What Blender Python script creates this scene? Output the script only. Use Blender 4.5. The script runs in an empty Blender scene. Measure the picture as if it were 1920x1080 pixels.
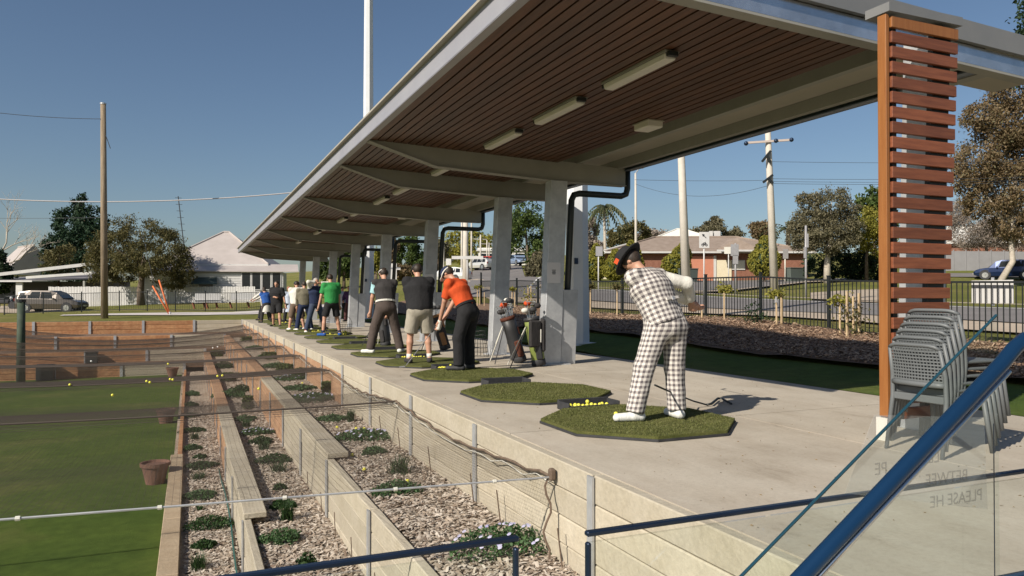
import bpy, math, random
import numpy as np
from mathutils import Vector, Matrix
random.seed(7); RNG = np.random.default_rng(7)
SC = bpy.context.scene; COL = SC.collection
PI = math.pi

# ------------------------------------------------------------------ camera
F = 1400.0; YAW = math.radians(-23.335); PITCH = math.radians(0.655); CH = 1.2
cam = bpy.data.cameras.new('camera'); cam.sensor_width = 36.0; cam.lens = 36.0 * F / 1920
cam.clip_start = 0.05; cam.clip_end = 4000
camo = bpy.data.objects.new('camera', cam); COL.objects.link(camo)
camo.location = (0, 0, CH); camo.rotation_euler = (PI / 2 + PITCH, 0, YAW)
SC.camera = camo

# ------------------------------------------------------------------ sky, sun, exposure
SUN_EL = math.radians(35); SUN_D = (-0.92, -0.40)
w = bpy.data.worlds.new('World'); SC.world = w; w.use_nodes = True
nt = w.node_tree; bg = nt.nodes['Background']
sk = nt.nodes.new('ShaderNodeTexSky'); sk.sky_type = 'NISHITA'; sk.sun_disc = False
sk.sun_elevation = SUN_EL; sk.sun_rotation = math.atan2(SUN_D[0], SUN_D[1])
sk.air_density = 1.0; sk.dust_density = 1.0; sk.ozone_density = 3.0
nt.links.new(sk.outputs[0], bg.inputs[0]); bg.inputs[1].default_value = 0.068
sl = bpy.data.lights.new('sun', 'SUN'); sl.energy = 5.0; sl.angle = math.radians(0.53); sl.color = (1.0, 0.92, 0.80)
so = bpy.data.objects.new('sun', sl); COL.objects.link(so)
sv = Vector((SUN_D[0] * math.cos(SUN_EL), SUN_D[1] * math.cos(SUN_EL), math.sin(SUN_EL))).normalized()
so.rotation_euler = sv.to_track_quat('Z', 'Y').to_euler(); so.location = (-20, -10, 30)
SC.view_settings.view_transform = 'Standard'; SC.view_settings.look = 'None'
SC.view_settings.exposure = 0.25; SC.view_settings.gamma = 1.0
SC.render.engine = 'CYCLES'

# ------------------------------------------------------------------ survey helpers: photo bearing + distance -> place in the world
CA, SA = math.cos(YAW), math.sin(YAW); CP, SP = math.cos(PITCH), math.sin(PITCH)
def ray(x, y):
    dx, dy, dz = (x - 960) / F, -(y - 540) / F, 1.0
    dy, dz = CP * dy + SP * dz, -SP * dy + CP * dz
    return Vector((dx * CA - dz * SA, dx * SA + dz * CA, dy))
def at(x, y, ax, v):
    d = ray(x, y); i = 'XYZ'.index(ax); c = (0, 0, CH)[i]
    return Vector((0, 0, CH)) + d * ((v - c) / d[i])
def W(x, y, dep):
    d = ray(x, y); fw = Vector((-SA, CA, 0)); return Vector((0, 0, CH)) + d * (dep / d.dot(fw))

# ------------------------------------------------------------------ object helpers
def tag(o, label=None, cat=None, group=None, kind=None):
    if label: o['label'] = label
    if cat: o['category'] = cat
    if group: o['group'] = group
    if kind: o['kind'] = kind
    return o
def empty(name, loc=(0, 0, 0), rz=0.0):
    o = bpy.data.objects.new(name, None); o.empty_display_size = 0.1; o.location = loc; o.rotation_euler = (0, 0, rz)
    COL.objects.link(o); return o
def thing(name, label, cat, loc=(0, 0, 0), rz=0.0, group=None):
    return tag(empty(name, loc, rz), label, cat, group)
def link(name, me, mat=None, parent=None, loc=None, rot=None):
    o = bpy.data.objects.new(name, me)
    if mat is not None and not me.materials: me.materials.append(mat)
    COL.objects.link(o)
    if parent: o.parent = parent
    if loc is not None: o.location = loc
    if rot is not None: o.rotation_euler = rot
    return o
class MB:
    def __init__(s): s.v = []; s.f = []
    def add(s, vs, fs):
        n = len(s.v); s.v += [tuple(p) for p in vs]; s.f += [tuple(i + n for i in q) for q in fs]; return s
    def box(s, c, d, R=None, t=1.0):
        hx, hy, hz = d[0] / 2, d[1] / 2, d[2] / 2; vs = []
        for z in (-hz, hz):
            k = t if z > 0 else 1.0
            for x, y in ((-hx, -hy), (hx, -hy), (hx, hy), (-hx, hy)):
                p = Vector((x * k, y * k, z))
                if R is not None: p = R @ p
                vs.append(Vector(c) + p)
        return s.add(vs, [(3, 2, 1, 0), (4, 5, 6, 7), (0, 1, 5, 4), (1, 2, 6, 5), (2, 3, 7, 6), (3, 0, 4, 7)])
    def bar(s, a, b, wd, th, up=(0, 0, 1)):
        a, b = Vector(a), Vector(b); z = (b - a); L = z.length; z.normalize()
        x = Vector(up).cross(z)
        if x.length < 1e-4: x = Vector((1, 0, 0)).cross(z)
        x.normalize(); y = z.cross(x); R = Matrix((x, y, z)).transposed()
        return s.box((a + b) / 2, (wd, th, L), R)
    def tube(s, pts, r, n=8, caps=True):
        pts = [Vector(p) for p in pts]; m = len(pts)
        rs = r if isinstance(r, (list, tuple)) else [r] * m
        base = len(s.v); px = None
        for i, p in enumerate(pts):
            t = (pts[min(i + 1, m - 1)] - pts[max(i - 1, 0)])
            if t.length < 1e-6: t = Vector((0, 0, 1))
            t.normalize()
            if px is None:
                px = t.orthogonal().normalized()
            else:
                px = (px - t * px.dot(t))
                px = px.normalized() if px.length > 1e-5 else t.orthogonal().normalized()
            py = t.cross(px)
            for k in range(n):
                a = 2 * PI * k / n
                s.v.append(tuple(p + (px * math.cos(a) + py * math.sin(a)) * rs[i]))
        for i in range(m - 1):
            for k in range(n):
                a = base + i * n + k; b = base + i * n + (k + 1) % n
                s.f.append((a, b, b + n, a + n))
        if caps:
            s.f.append(tuple(base + k for k in range(n))[::-1]); s.f.append(tuple(base + (m - 1) * n + k for k in range(n)))
        return s
    def lathe(s, prof, n=16, c=(0, 0, 0), R=None, sy=1.0):
        base = len(s.v); m = len(prof)
        for r, z in prof:
            for k in range(n):
                a = 2 * PI * k / n; p = Vector((r * math.cos(a), r * math.sin(a) * sy, z))
                if R is not None: p = R @ p
                s.v.append(tuple(Vector(c) + p))
        for i in range(m - 1):
            for k in range(n):
                a = base + i * n + k; b = base + i * n + (k + 1) % n
                s.f.append((a, b, b + n, a + n))
        s.f.append(tuple(base + k for k in range(n))[::-1]); s.f.append(tuple(base + (m - 1) * n + k for k in range(n)))
        return s
    def ball(s, c, r, n=10, m=6, sc=(1, 1, 1)):
        prof = [(max(1e-4, math.sin(PI * i / m)), -math.cos(PI * i / m)) for i in range(m + 1)]
        R = Matrix.Diagonal((r * sc[0], r * sc[1], r * sc[2])); return s.lathe(prof, n, c, R)
    def poly(s, pts): return s.add(pts, [tuple(range(len(pts)))])
    def prism(s, pts, h):
        n = len(pts); vs = list(pts) + [tuple(Vector(p) + Vector(h)) for p in pts]
        return s.add(vs, [tuple(range(n))[::-1], tuple(range(n, 2 * n))] + [(i, (i + 1) % n, (i + 1) % n + n, i + n) for i in range(n)])
    def mesh(s, name='mesh', mat=None, smooth=False, bevel=0.0):
        me = bpy.data.meshes.new(name); me.from_pydata(s.v, [], s.f)
        if bevel:
            import bmesh
            bm = bmesh.new(); bm.from_mesh(me)
            bmesh.ops.bevel(bm, geom=list(bm.edges), offset=bevel, segments=1, affect='EDGES', profile=0.5)
            bm.to_mesh(me); bm.free()
        me.update()
        if mat: me.materials.append(mat)
        if smooth: me.polygons.foreach_set('use_smooth', [True] * len(me.polygons))
        return me
    def build(s, name, mat, parent=None, loc=None, rot=None, smooth=False, bevel=0.0):
        return link(name, s.mesh(name, mat, smooth, bevel), None, parent, loc, rot)
def npmesh(name, V, Fq, mat=None, smooth=False):
    me = bpy.data.meshes.new(name); V = np.asarray(V, np.float32); Fq = np.asarray(Fq, np.int32); k = Fq.shape[1]
    me.vertices.add(len(V)); me.vertices.foreach_set('co', V.ravel())
    me.loops.add(Fq.size); me.loops.foreach_set('vertex_index', Fq.ravel())
    me.polygons.add(len(Fq)); me.polygons.foreach_set('loop_start', np.arange(len(Fq), dtype=np.int32) * k)
    if smooth: me.polygons.foreach_set('use_smooth', np.ones(len(Fq), bool))
    me.update(calc_edges=True); me.validate()
    if mat: me.materials.append(mat)
    return me
def rz(a): return Matrix.Rotation(a, 3, 'Z')

# ------------------------------------------------------------------ materials
MATS = {}
def NN(nt, t, **kw):
    n = nt.nodes.new(t)
    for k, v in kw.items(): setattr(n, k, v)
    return n
def coords(nt, scale=1.0, rnd=True):
    tc = NN(nt, 'ShaderNodeTexCoord'); src = tc.outputs['Object']
    if rnd:
        oi = NN(nt, 'ShaderNodeObjectInfo'); mu = NN(nt, 'ShaderNodeMath', operation='MULTIPLY'); mu.inputs[1].default_value = 57.0
        nt.links.new(oi.outputs['Random'], mu.inputs[0])
        va = NN(nt, 'ShaderNodeVectorMath', operation='ADD'); nt.links.new(src, va.inputs[0]); nt.links.new(mu.outputs[0], va.inputs[1]); src = va.outputs[0]
    return src
def ramp(nt, fac, stops):
    r = NN(nt, 'ShaderNodeValToRGB'); e = r.color_ramp.elements
    while len(e) > len(stops): e.remove(e[-1])
    while len(e) < len(stops): e.new(1.0)
    for el, (p, c) in zip(e, stops): el.position = p; el.color = (*c, 1)
    nt.links.new(fac, r.inputs[0]); return r.outputs[0]
def noise(nt, vec, scale, detail=4, rough=0.55, stretch=None):
    if stretch:
        mp = NN(nt, 'ShaderNodeMapping'); mp.inputs['Scale'].default_value = stretch; nt.links.new(vec, mp.inputs[0]); vec = mp.outputs[0]
    n = NN(nt, 'ShaderNodeTexNoise'); n.inputs['Scale'].default_value = scale; n.inputs['Detail'].default_value = detail
    n.inputs['Roughness'].default_value = rough; nt.links.new(vec, n.inputs['Vector']); return n.outputs[0]
def mixc(nt, fac, a, b, mode='MIX'):
    m = NN(nt, 'ShaderNodeMix', data_type='RGBA', blend_type=mode)
    for sock, v in ((m.inputs[0], fac), (m.inputs[6], a), (m.inputs[7], b)):
        if isinstance(v, (int, float)): sock.default_value = v
        elif isinstance(v, tuple): sock.default_value = (*v, 1)
        else: nt.links.new(v, sock)
    return m.outputs[2]
def newmat(name):
    m = bpy.data.materials.new(name); m.use_nodes = True; MATS[name] = m
    return m, m.node_tree, m.node_tree.nodes['Principled BSDF']
def M(name, c1, c2=None, rough=0.7, metal=0.0, scale=5.0, bump=0.0, bscale=60.0, stretch=None, var=0.0, spec=0.5, coat=0.0, fine=0.0):
    m, nt, b = newmat(name); c2 = c2 or c1
    vec = coords(nt); fac = noise(nt, vec, scale, 5, 0.6, stretch)
    col = ramp(nt, fac, [(0.32, c1), (0.68, c2)])
    if fine:
        f2 = noise(nt, vec, bscale, 3, 0.6); g = ramp(nt, f2, [(0.3, (1 - fine,) * 3), (0.7, (1 + fine,) * 3)]); col = mixc(nt, 1.0, col, g, 'MULTIPLY')
    if var:
        oi = NN(nt, 'ShaderNodeObjectInfo'); v = ramp(nt, oi.outputs['Random'], [(0, (1 - var,) * 3), (1, (1 + var,) * 3)]); col = mixc(nt, 1.0, col, v, 'MULTIPLY')
    nt.links.new(col, b.inputs['Base Color']); b.inputs['Roughness'].default_value = rough; b.inputs['Metallic'].default_value = metal
    b.inputs['Specular IOR Level'].default_value = spec; b.inputs['Coat Weight'].default_value = coat
    if bump:
        bn = NN(nt, 'ShaderNodeBump'); bn.inputs['Strength'].default_value = bump; bn.inputs['Distance'].default_value = 0.02
        nt.links.new(noise(nt, vec, bscale, 4, 0.6, stretch), bn.inputs['Height']); nt.links.new(bn.outputs[0], b.inputs['Normal'])
    return m
def leafmat(name, cols, trans=0.3, rough=0.6):
    m, nt, b = newmat(name)
    g = NN(nt, 'ShaderNodeNewGeometry'); n = len(cols)
    c = ramp(nt, g.outputs['Random Per Island'], [(i / max(1, n - 1), q) for i, q in enumerate(cols)])
    nt.links.new(c, b.inputs['Base Color']); b.inputs['Roughness'].default_value = rough; b.inputs['Specular IOR Level'].default_value = 0.25
    t = NN(nt, 'ShaderNodeBsdfTranslucent'); nt.links.new(c, t.inputs[0])
    mx = NN(nt, 'ShaderNodeMixShader'); mx.inputs[0].default_value = trans
    nt.links.new(b.outputs[0], mx.inputs[1]); nt.links.new(t.outputs[0], mx.inputs[2])
    nt.links.new(mx.outputs[0], nt.nodes['Material Output'].inputs[0]); return m
def concretemat():
    m, nt, b = newmat('concrete'); vec = coords(nt, rnd=False)
    col = ramp(nt, noise(nt, vec, 0.55, 6, 0.65), [(0.28, (0.36, 0.315, 0.25)), (0.5, (0.45, 0.40, 0.325)), (0.74, (0.52, 0.465, 0.38))])
    st = ramp(nt, noise(nt, vec, 2.3, 7, 0.75, (1.0, 0.35, 1.0)), [(0.40, (1, 1, 1)), (0.58, (0.90, 0.88, 0.86)), (0.72, (0.68, 0.65, 0.61))]); col = mixc(nt, 1.0, col, st, 'MULTIPLY')
    sp = ramp(nt, noise(nt, vec, 34, 3, 0.7), [(0.25, (0.86, 0.86, 0.86)), (0.5, (1, 1, 1)), (0.8, (1.06, 1.06, 1.06))]); col = mixc(nt, 1.0, col, sp, 'MULTIPLY')
    oi = NN(nt, 'ShaderNodeObjectInfo'); col = mixc(nt, 1.0, col, ramp(nt, oi.outputs['Random'], [(0, (0.95, 0.95, 0.95)), (1, (1.04, 1.04, 1.04))]), 'MULTIPLY')
    nt.links.new(col, b.inputs['Base Color']); b.inputs['Roughness'].default_value = 0.82
    bn = NN(nt, 'ShaderNodeBump'); bn.inputs['Strength'].default_value = 0.2; bn.inputs['Distance'].default_value = 0.01; nt.links.new(noise(nt, vec, 70, 4, 0.6), bn.inputs['Height']); nt.links.new(bn.outputs[0], b.inputs['Normal']); return m
concrete = concretemat()
sleeper_m = M('sleeper_cream', (0.41, 0.36, 0.27), (0.48, 0.43, 0.34), 0.9, scale=3, bump=0.35, bscale=25, var=0.10, fine=0.08)
sleeper_t = M('sleeper_tan', (0.36, 0.27, 0.175), (0.44, 0.345, 0.235), 0.9, scale=3, bump=0.35, bscale=25, var=0.12, fine=0.08)
sleeper_tint = M('sleeper_net_tint', (0.36, 0.20, 0.11), (0.46, 0.285, 0.17), 0.9, scale=3, bump=0.35, bscale=25, var=0.12, fine=0.08)  # brown veil of the net over the far sleepers, painted into their colour
sleeper_o = M('sleeper_orange', (0.36, 0.165, 0.075), (0.46, 0.25, 0.12), 0.92, scale=4, bump=1.0, bscale=9, var=0.12, fine=0.12)
galv = M('galvanised', (0.42, 0.43, 0.45), (0.56, 0.57, 0.58), 0.5, 0.45, scale=4, var=0.05, fine=0.05, bscale=18)
galv_shiny = M('galvanised_shiny', (0.5, 0.52, 0.55), (0.72, 0.73, 0.75), 0.22, 0.85, scale=3, fine=0.06, bscale=9)
steel_grey = M('painted_grey', (0.27, 0.265, 0.235), (0.31, 0.30, 0.27), 0.55, 0.0, scale=3)
steel_white = M('painted_white_steel', (0.60, 0.62, 0.64), (0.68, 0.69, 0.70), 0.5, scale=2)
fascia_m = M('fascia_metal', (0.33, 0.325, 0.36), (0.38, 0.375, 0.40), 0.42, 0.1, scale=1.5)
flash_m = M('flashing_grey', (0.17, 0.175, 0.18), (0.20, 0.20, 0.20), 0.5, scale=2)
sheet_m = M('roof_sheet_cream', (0.36, 0.33, 0.27), (0.40, 0.365, 0.305), 0.6, scale=2)
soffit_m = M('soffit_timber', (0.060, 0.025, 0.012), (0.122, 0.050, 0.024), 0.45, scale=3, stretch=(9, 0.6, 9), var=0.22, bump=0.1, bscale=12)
slat_m = M('screen_timber', (0.15, 0.046, 0.021), (0.24, 0.080, 0.036), 0.5, scale=4, stretch=(0.8, 9, 9), var=0.24, bump=0.1, bscale=14)
slat_o = M('screen_board', (0.25, 0.092, 0.024), (0.31, 0.125, 0.036), 0.45, scale=4, stretch=(9, 9, 0.7), bump=0.1, bscale=14)
black_m = M('black_paint', (0.013, 0.016, 0.017), (0.02, 0.022, 0.022), 0.45)
pipe_m = M('downpipe_dark', (0.016, 0.024, 0.027), (0.022, 0.03, 0.033), 0.4)
rubber_m = M('rubber_black', (0.022, 0.023, 0.026), (0.04, 0.04, 0.043), 0.7, scale=12)
white_m = M('white_paint', (0.52, 0.51, 0.50), (0.60, 0.59, 0.57), 0.6, scale=2)
offwhite_m = M('off_white', (0.62, 0.60, 0.53), (0.70, 0.68, 0.61), 0.6, scale=2)
light_m = M('light_diffuser', (0.66, 0.63, 0.57), (0.70, 0.67, 0.61), 0.4, scale=1)
chair_m = M('chair_plastic', (0.115, 0.125, 0.13), (0.135, 0.145, 0.15), 0.5, scale=3)
ball_y = M('ball_yellow', (0.72, 0.68, 0.06), (0.78, 0.74, 0.10), 0.4, scale=2)
ball_w = M('ball_white', (0.8, 0.8, 0.77), (0.82, 0.82, 0.8), 0.4)
blue_steel = M('blue_rail', (0.011, 0.047, 0.115), (0.014, 0.058, 0.14), 0.26, 0.5, scale=2)
bar_dark = M('dark_rail', (0.016, 0.028, 0.055), (0.022, 0.038, 0.075), 0.3, 0.5, scale=6)
terracotta = M('terracotta', (0.15, 0.075, 0.052), (0.21, 0.11, 0.078), 0.85, scale=6, bump=0.2, bscale=30)
wood_pole = M('pole_wood', (0.17, 0.125, 0.08), (0.33, 0.26, 0.18), 0.9, scale=5, stretch=(6, 6, 0.25), bump=0.5, bscale=20)
pole_conc = M('pole_pale', (0.48, 0.44, 0.38), (0.56, 0.52, 0.46), 0.85, scale=2)
bark_m = M('bark', (0.09, 0.065, 0.045), (0.17, 0.13, 0.10), 0.95, scale=8, bump=0.6, bscale=25)
bark_w = M('bark_pale', (0.36, 0.31, 0.25), (0.50, 0.45, 0.38), 0.9, scale=5, bump=0.3, bscale=15)
stake_m = M('stake_wood', (0.42, 0.30, 0.17), (0.55, 0.42, 0.26), 0.85, scale=5)
glass_dark = M('window_dark', (0.012, 0.015, 0.018), (0.02, 0.024, 0.027), 0.10, spec=0.35)
roof_brown = M('roof_tile_brown', (0.24, 0.185, 0.145), (0.31, 0.245, 0.20), 0.85, scale=2, bump=0.4, bscale=8)
roof_grey = M('roof_iron_grey', (0.40, 0.355, 0.33), (0.46, 0.41, 0.385), 0.6, scale=1)
roof_dark = M('roof_iron_dark', (0.15, 0.145, 0.155), (0.19, 0.18, 0.19), 0.6, scale=1)
roof_white = M('roof_white', (0.68, 0.66, 0.60), (0.74, 0.72, 0.67), 0.6, scale=1)
brick_m = M('brick_wall', (0.20, 0.085, 0.055), (0.27, 0.125, 0.085), 0.9, scale=6, fine=0.15, bscale=40)
salmon_m = M('salmon_door', (0.50, 0.20, 0.125), (0.54, 0.23, 0.15), 0.7, scale=2)
cream_m = M('cream_render', (0.66, 0.58, 0.42), (0.70, 0.63, 0.47), 0.8, scale=2)
fence_grey = M('fence_panel_grey', (0.22, 0.215, 0.22), (0.26, 0.255, 0.26), 0.7, scale=1)
orange_m = M('orange_guard', (0.60, 0.13, 0.035), (0.66, 0.17, 0.05), 0.6)
wire_m = M('wire_dark', (0.05, 0.055, 0.065), None, 0.6)
cable_m = M('cable_pale', (0.38, 0.36, 0.36), None, 0.6)
asphalt = M('asphalt', (0.165, 0.15, 0.145), (0.205, 0.19, 0.18), 0.9, scale=0.6, bump=0.3, bscale=120, fine=0.12)
path_m = M('footpath', (0.36, 0.29, 0.22), (0.46, 0.38, 0.29), 0.9, scale=0.8, fine=0.06)
line_m = M('road_paint', (0.70, 0.69, 0.66), (0.78, 0.77, 0.74), 0.7, scale=3)
mulch_m = M('mulch', (0.10, 0.058, 0.036), (0.26, 0.165, 0.105), 0.95, scale=26, bump=0.9, bscale=60, fine=0.25)
mulch_p = M('mulch_pale', (0.26, 0.20, 0.145), (0.52, 0.45, 0.36), 0.95, scale=30, bump=0.9, bscale=70, fine=0.25)
net_m = M('net_thread', (0.072, 0.056, 0.046), None, 0.8)
rope_m = M('rope_brown', (0.10, 0.07, 0.05), (0.17, 0.12, 0.085), 0.9, scale=30)
poster_m = M('poster_sheet', (0.62, 0.61, 0.63), (0.66, 0.65, 0.66), 0.7)
ink_m = M('ink', (0.03, 0.03, 0.035), None, 0.8)
chip_m = leafmat('wood_chip', [(0.17, 0.12, 0.09), (0.36, 0.29, 0.225), (0.48, 0.41, 0.34), (0.56, 0.50, 0.43), (0.40, 0.32, 0.24)], 0.0, 0.9)
def grassmat(name, a, b, c, s1=0.5, s2=12.0):
    m, nt, bs = newmat(name); vec = coords(nt, rnd=False)
    f1 = noise(nt, vec, s1, 5, 0.6); f2 = noise(nt, vec, s2, 4, 0.7); f3 = noise(nt, vec, 160, 2, 0.7)
    col = ramp(nt, f1, [(0.3, a), (0.52, b), (0.72, c)])
    col = mixc(nt, 1.0, col, ramp(nt, f2, [(0.3, (0.78, 0.8, 0.76)), (0.7, (1.2, 1.18, 1.15))]), 'MULTIPLY')
    col = mixc(nt, 1.0, col, ramp(nt, f3, [(0.3, (0.75, 0.75, 0.75)), (0.7, (1.25, 1.25, 1.25))]), 'MULTIPLY')
    nt.links.new(col, bs.inputs['Base Color']); bs.inputs['Roughness'].default_value = 0.95; bs.inputs['Specular IOR Level'].default_value = 0.15
    bn = NN(nt, 'ShaderNodeBump'); bn.inputs['Strength'].default_value = 0.8; bn.inputs['Distance'].default_value = 0.03
    nt.links.new(f3, bn.inputs['Height']); nt.links.new(bn.outputs[0], bs.inputs['Normal']); return m
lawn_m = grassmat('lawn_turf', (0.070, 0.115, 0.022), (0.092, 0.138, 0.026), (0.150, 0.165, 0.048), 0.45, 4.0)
verge_m = grassmat('verge_grass', (0.13, 0.145, 0.032), (0.18, 0.175, 0.05), (0.29, 0.235, 0.10), 0.12, 2.5)
turf_m = grassmat('mat_turf', (0.105, 0.118, 0.034), (0.135, 0.143, 0.046), (0.175, 0.172, 0.068), 2.6, 22)
def glassmat(name, tint):
    m, nt, b = newmat(name); nt.nodes.remove(b)
    t = NN(nt, 'ShaderNodeBsdfTransparent'); t.inputs[0].default_value = (*tint, 1)
    g = NN(nt, 'ShaderNodeBsdfGlossy'); g.inputs['Roughness'].default_value = 0.02
    fr = NN(nt, 'ShaderNodeFresnel'); fr.inputs[0].default_value = 1.45; ge = NN(nt, 'ShaderNodeNewGeometry'); iv = NN(nt, 'ShaderNodeMath', operation='SUBTRACT'); iv.inputs[0].default_value = 1.0; nt.links.new(ge.outputs['Backfacing'], iv.inputs[1])
    fm = NN(nt, 'ShaderNodeMath', operation='MULTIPLY'); nt.links.new(fr.outputs[0], fm.inputs[0]); nt.links.new(iv.outputs[0], fm.inputs[1])
    mx = NN(nt, 'ShaderNodeMixShader'); nt.links.new(fm.outputs[0], mx.inputs[0]); nt.links.new(t.outputs[0], mx.inputs[1]); nt.links.new(g.outputs[0], mx.inputs[2])
    nt.links.new(mx.outputs[0], nt.nodes['Material Output'].inputs[0]); return m
pane_m = glassmat('clear_glass', (0.955, 0.975, 0.965))
film_m, _nt, _b = newmat('frosted_film')
_b.inputs['Base Color'].default_value = (0.62, 0.63, 0.64, 1); _b.inputs['Roughness'].default_value = 0.6; _b.inputs['Alpha'].default_value = 0.13
inkfilm_m, _nt, _b = newmat('film_lettering')
_b.inputs['Base Color'].default_value = (0.16, 0.16, 0.17, 1); _b.inputs['Roughness'].default_value = 0.7; _b.inputs['Alpha'].default_value = 0.22
def gingham():
    m, nt, b = newmat('gingham_cloth')
    a = NN(nt, 'ShaderNodeAttribute', attribute_name='cloth'); sp = NN(nt, 'ShaderNodeSeparateXYZ'); nt.links.new(a.outputs['Vector'], sp.inputs[0])
    bands = []
    for i in (0, 1):
        q = NN(nt, 'ShaderNodeMath', operation='FRACT'); d = NN(nt, 'ShaderNodeMath', operation='DIVIDE'); d.inputs[1].default_value = 0.047
        nt.links.new(sp.outputs[i], d.inputs[0]); nt.links.new(d.outputs[0], q.inputs[0])
        g = NN(nt, 'ShaderNodeMath', operation='GREATER_THAN'); g.inputs[1].default_value = 0.5; nt.links.new(q.outputs[0], g.inputs[0]); bands.append(g.outputs[0])
    s = NN(nt, 'ShaderNodeMath', operation='ADD'); nt.links.new(bands[0], s.inputs[0]); nt.links.new(bands[1], s.inputs[1])
    h = NN(nt, 'ShaderNodeMath', operation='MULTIPLY'); h.inputs[1].default_value = 0.5; nt.links.new(s.outputs[0], h.inputs[0])
    c = ramp(nt, h.outputs[0], [(0, (0.66, 0.62, 0.57)), (0.45, (0.37, 0.34, 0.32)), (0.55, (0.37, 0.34, 0.32)), (1, (0.12, 0.105, 0.11))])
    nt.links.new(c, b.inputs['Base Color']); b.inputs['Roughness'].default_value = 0.9; b.inputs['Specular IOR Level'].default_value = 0.2
    bn = NN(nt, 'ShaderNodeBump'); bn.inputs['Strength'].default_value = 0.9; bn.inputs['Distance'].default_value = 0.03; nt.links.new(noise(nt, coords(nt, rnd=False), 8.0, 3, 0.5, (1, 1, 0.55)), bn.inputs['Height']); nt.links.new(bn.outputs[0], b.inputs['Normal']); return m
gingham_m = gingham()
def cloth(name, c, k=0.84): return M('cloth_' + name, tuple(x * k for x in c), c, 0.88, scale=9, spec=0.25, bump=1.0, bscale=8, stretch=(1, 1, 0.5))
skin_m = M('skin', (0.44, 0.235, 0.155), (0.52, 0.29, 0.20), 0.55, scale=8)
hair_d = M('hair_dark', (0.018, 0.012, 0.009), (0.045, 0.03, 0.02), 0.6, scale=60, stretch=(1, 1, 0.3))
hair_g = M('hair_grey', (0.30, 0.27, 0.24), (0.42, 0.39, 0.36), 0.6, scale=60)
# ------------------------------------------------------------------ terrain (thin-plate surface through surveyed spots)
PLAT_X0, PLAT_X1, FAR_Y = 2.5, 7.65, 41.5
ctrl = [(13.3, y, 0.31 + 0.021 * (y - 11)) for y in (0, 10, 20, 30, 40)] + [(7.65, y, -0.03) for y in (-10, 0, 10, 20, 30, 40)]
ctrl += [(10.3, y, 0.03 + 0.004 * y) for y in (0, 12, 25)] + [(12.2, y, 0.19 + 0.018 * (y - 11)) for y in (0, 12, 24, 36)]
for q in ((1400, 616, 18), (1400, 584, 25), (1400, 560, 34), (1400, 541, 47), (1400, 525, 70), (1600, 528, 58), (1850, 606, 17.7), (1850, 578, 23.5),
          (1880, 521, 62), (1780, 507, 68), (1150, 568, 32), (1150, 544, 44), (1150, 528, 58), (950, 520, 60), (950, 498, 110), (900, 545, 45), (1000, 548, 44),
          (100, 586, 57), (276, 583, 47), (443, 585, 47), (265, 572, 60), (30, 580, 60), (600, 560, 65), (700, 548, 70), (1400, 500, 150), (1900, 482, 150),
          (700, 530, 150), (100, 548, 200), (960, 484, 220)):
    p = W(*q); ctrl.append((p.x, p.y, p.z))
ctrl += [(-4, 42, 0.02), (-20, 42, -0.05), (2.5, 42, 0.0), (-60, 42, -0.2), (40, -30, 0.6), (10, -40, -0.3), (120, -40, 2.5), (-150, 60, 0), (-500, 500, 3), (600, 600, 24), (0, 700, 14), (600, -100, 12), (-500, 0, -1), (0, -500, -3)]
_P = np.array(ctrl, float)
def _U(r2): return np.where(r2 > 1e-9, r2 * np.log(np.maximum(r2, 1e-9)), 0.0)
_n = len(_P); _K = _U(((_P[:, None, :2] - _P[None, :, :2]) ** 2).sum(-1)) + np.eye(_n) * 2.0
_Q = np.c_[np.ones(_n), _P[:, :2]]; _A = np.block([[_K, _Q], [_Q.T, np.zeros((3, 3))]])
_s = np.linalg.solve(_A, np.r_[_P[:, 2], np.zeros(3)])
def terr(X, Y):
    X = np.asarray(X, float); Y = np.asarray(Y, float); sh = X.shape; X = X.ravel(); Y = Y.ravel()
    U = _U((X[:, None] - _P[None, :, 0]) ** 2 + (Y[:, None] - _P[None, :, 1]) ** 2)
    return (U @ _s[:_n] + _s[_n] + _s[_n + 1] * X + _s[_n + 2] * Y).reshape(sh)
def tz(x, y): return float(terr(np.array([x]), np.array([y]))[0])
def G(px, py, dmax=400):
    d = ray(px, py); fw = Vector((-SA, CA, 0)); d = d / d.dot(fw); ts = np.geomspace(8, dmax, 260)
    X = d.x * ts; Y = d.y * ts; Z = CH + d.z * ts; h = terr(X, Y); below = np.nonzero(Z < h)[0]
    i = below[0] if len(below) else len(ts) - 1
    t = ts[i]
    return Vector((d.x * t, d.y * t, float(h[i])))
xs = np.r_[-600, -400, -250, -150, -100, -70, np.arange(-60, 7, 4), 7.65, np.arange(9, 40, 1.5), np.arange(40, 100, 5), np.arange(110, 260, 25), 330, 450, 600]
ys = np.r_[-500, -300, -150, -80, -40, -20, np.arange(-10, 41, 2.0), 41.5, np.arange(43, 80, 2), np.arange(80, 160, 6), np.arange(170, 300, 25), 350, 450, 600, 800]
GX, GY = np.meshgrid(xs, ys, indexing='ij'); GZ = terr(GX, GY)
GZ[GX < 7.0] += 0  # level as surveyed
edge = (np.abs(GX - 7.65) < 1e-3) & (GY <= 41.5); GZ[edge] = -0.03
idx = np.arange(GX.size).reshape(GX.shape); q = np.stack([idx[:-1, :-1], idx[1:, :-1], idx[1:, 1:], idx[:-1, 1:]], -1).reshape(-1, 4)
cx = GX[:-1, :-1].ravel() + 0.01; cy = GY[:-1, :-1].ravel() + 0.01
hole = (cx > -60.5) & (cx < 7.65) & (cy > -40.5) & (cy < 41.5)
ground = tag(link('ground', npmesh('ground', np.c_[GX.ravel(), GY.ravel(), GZ.ravel()], q[~hole], verge_m, True)), kind='structure')

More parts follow.
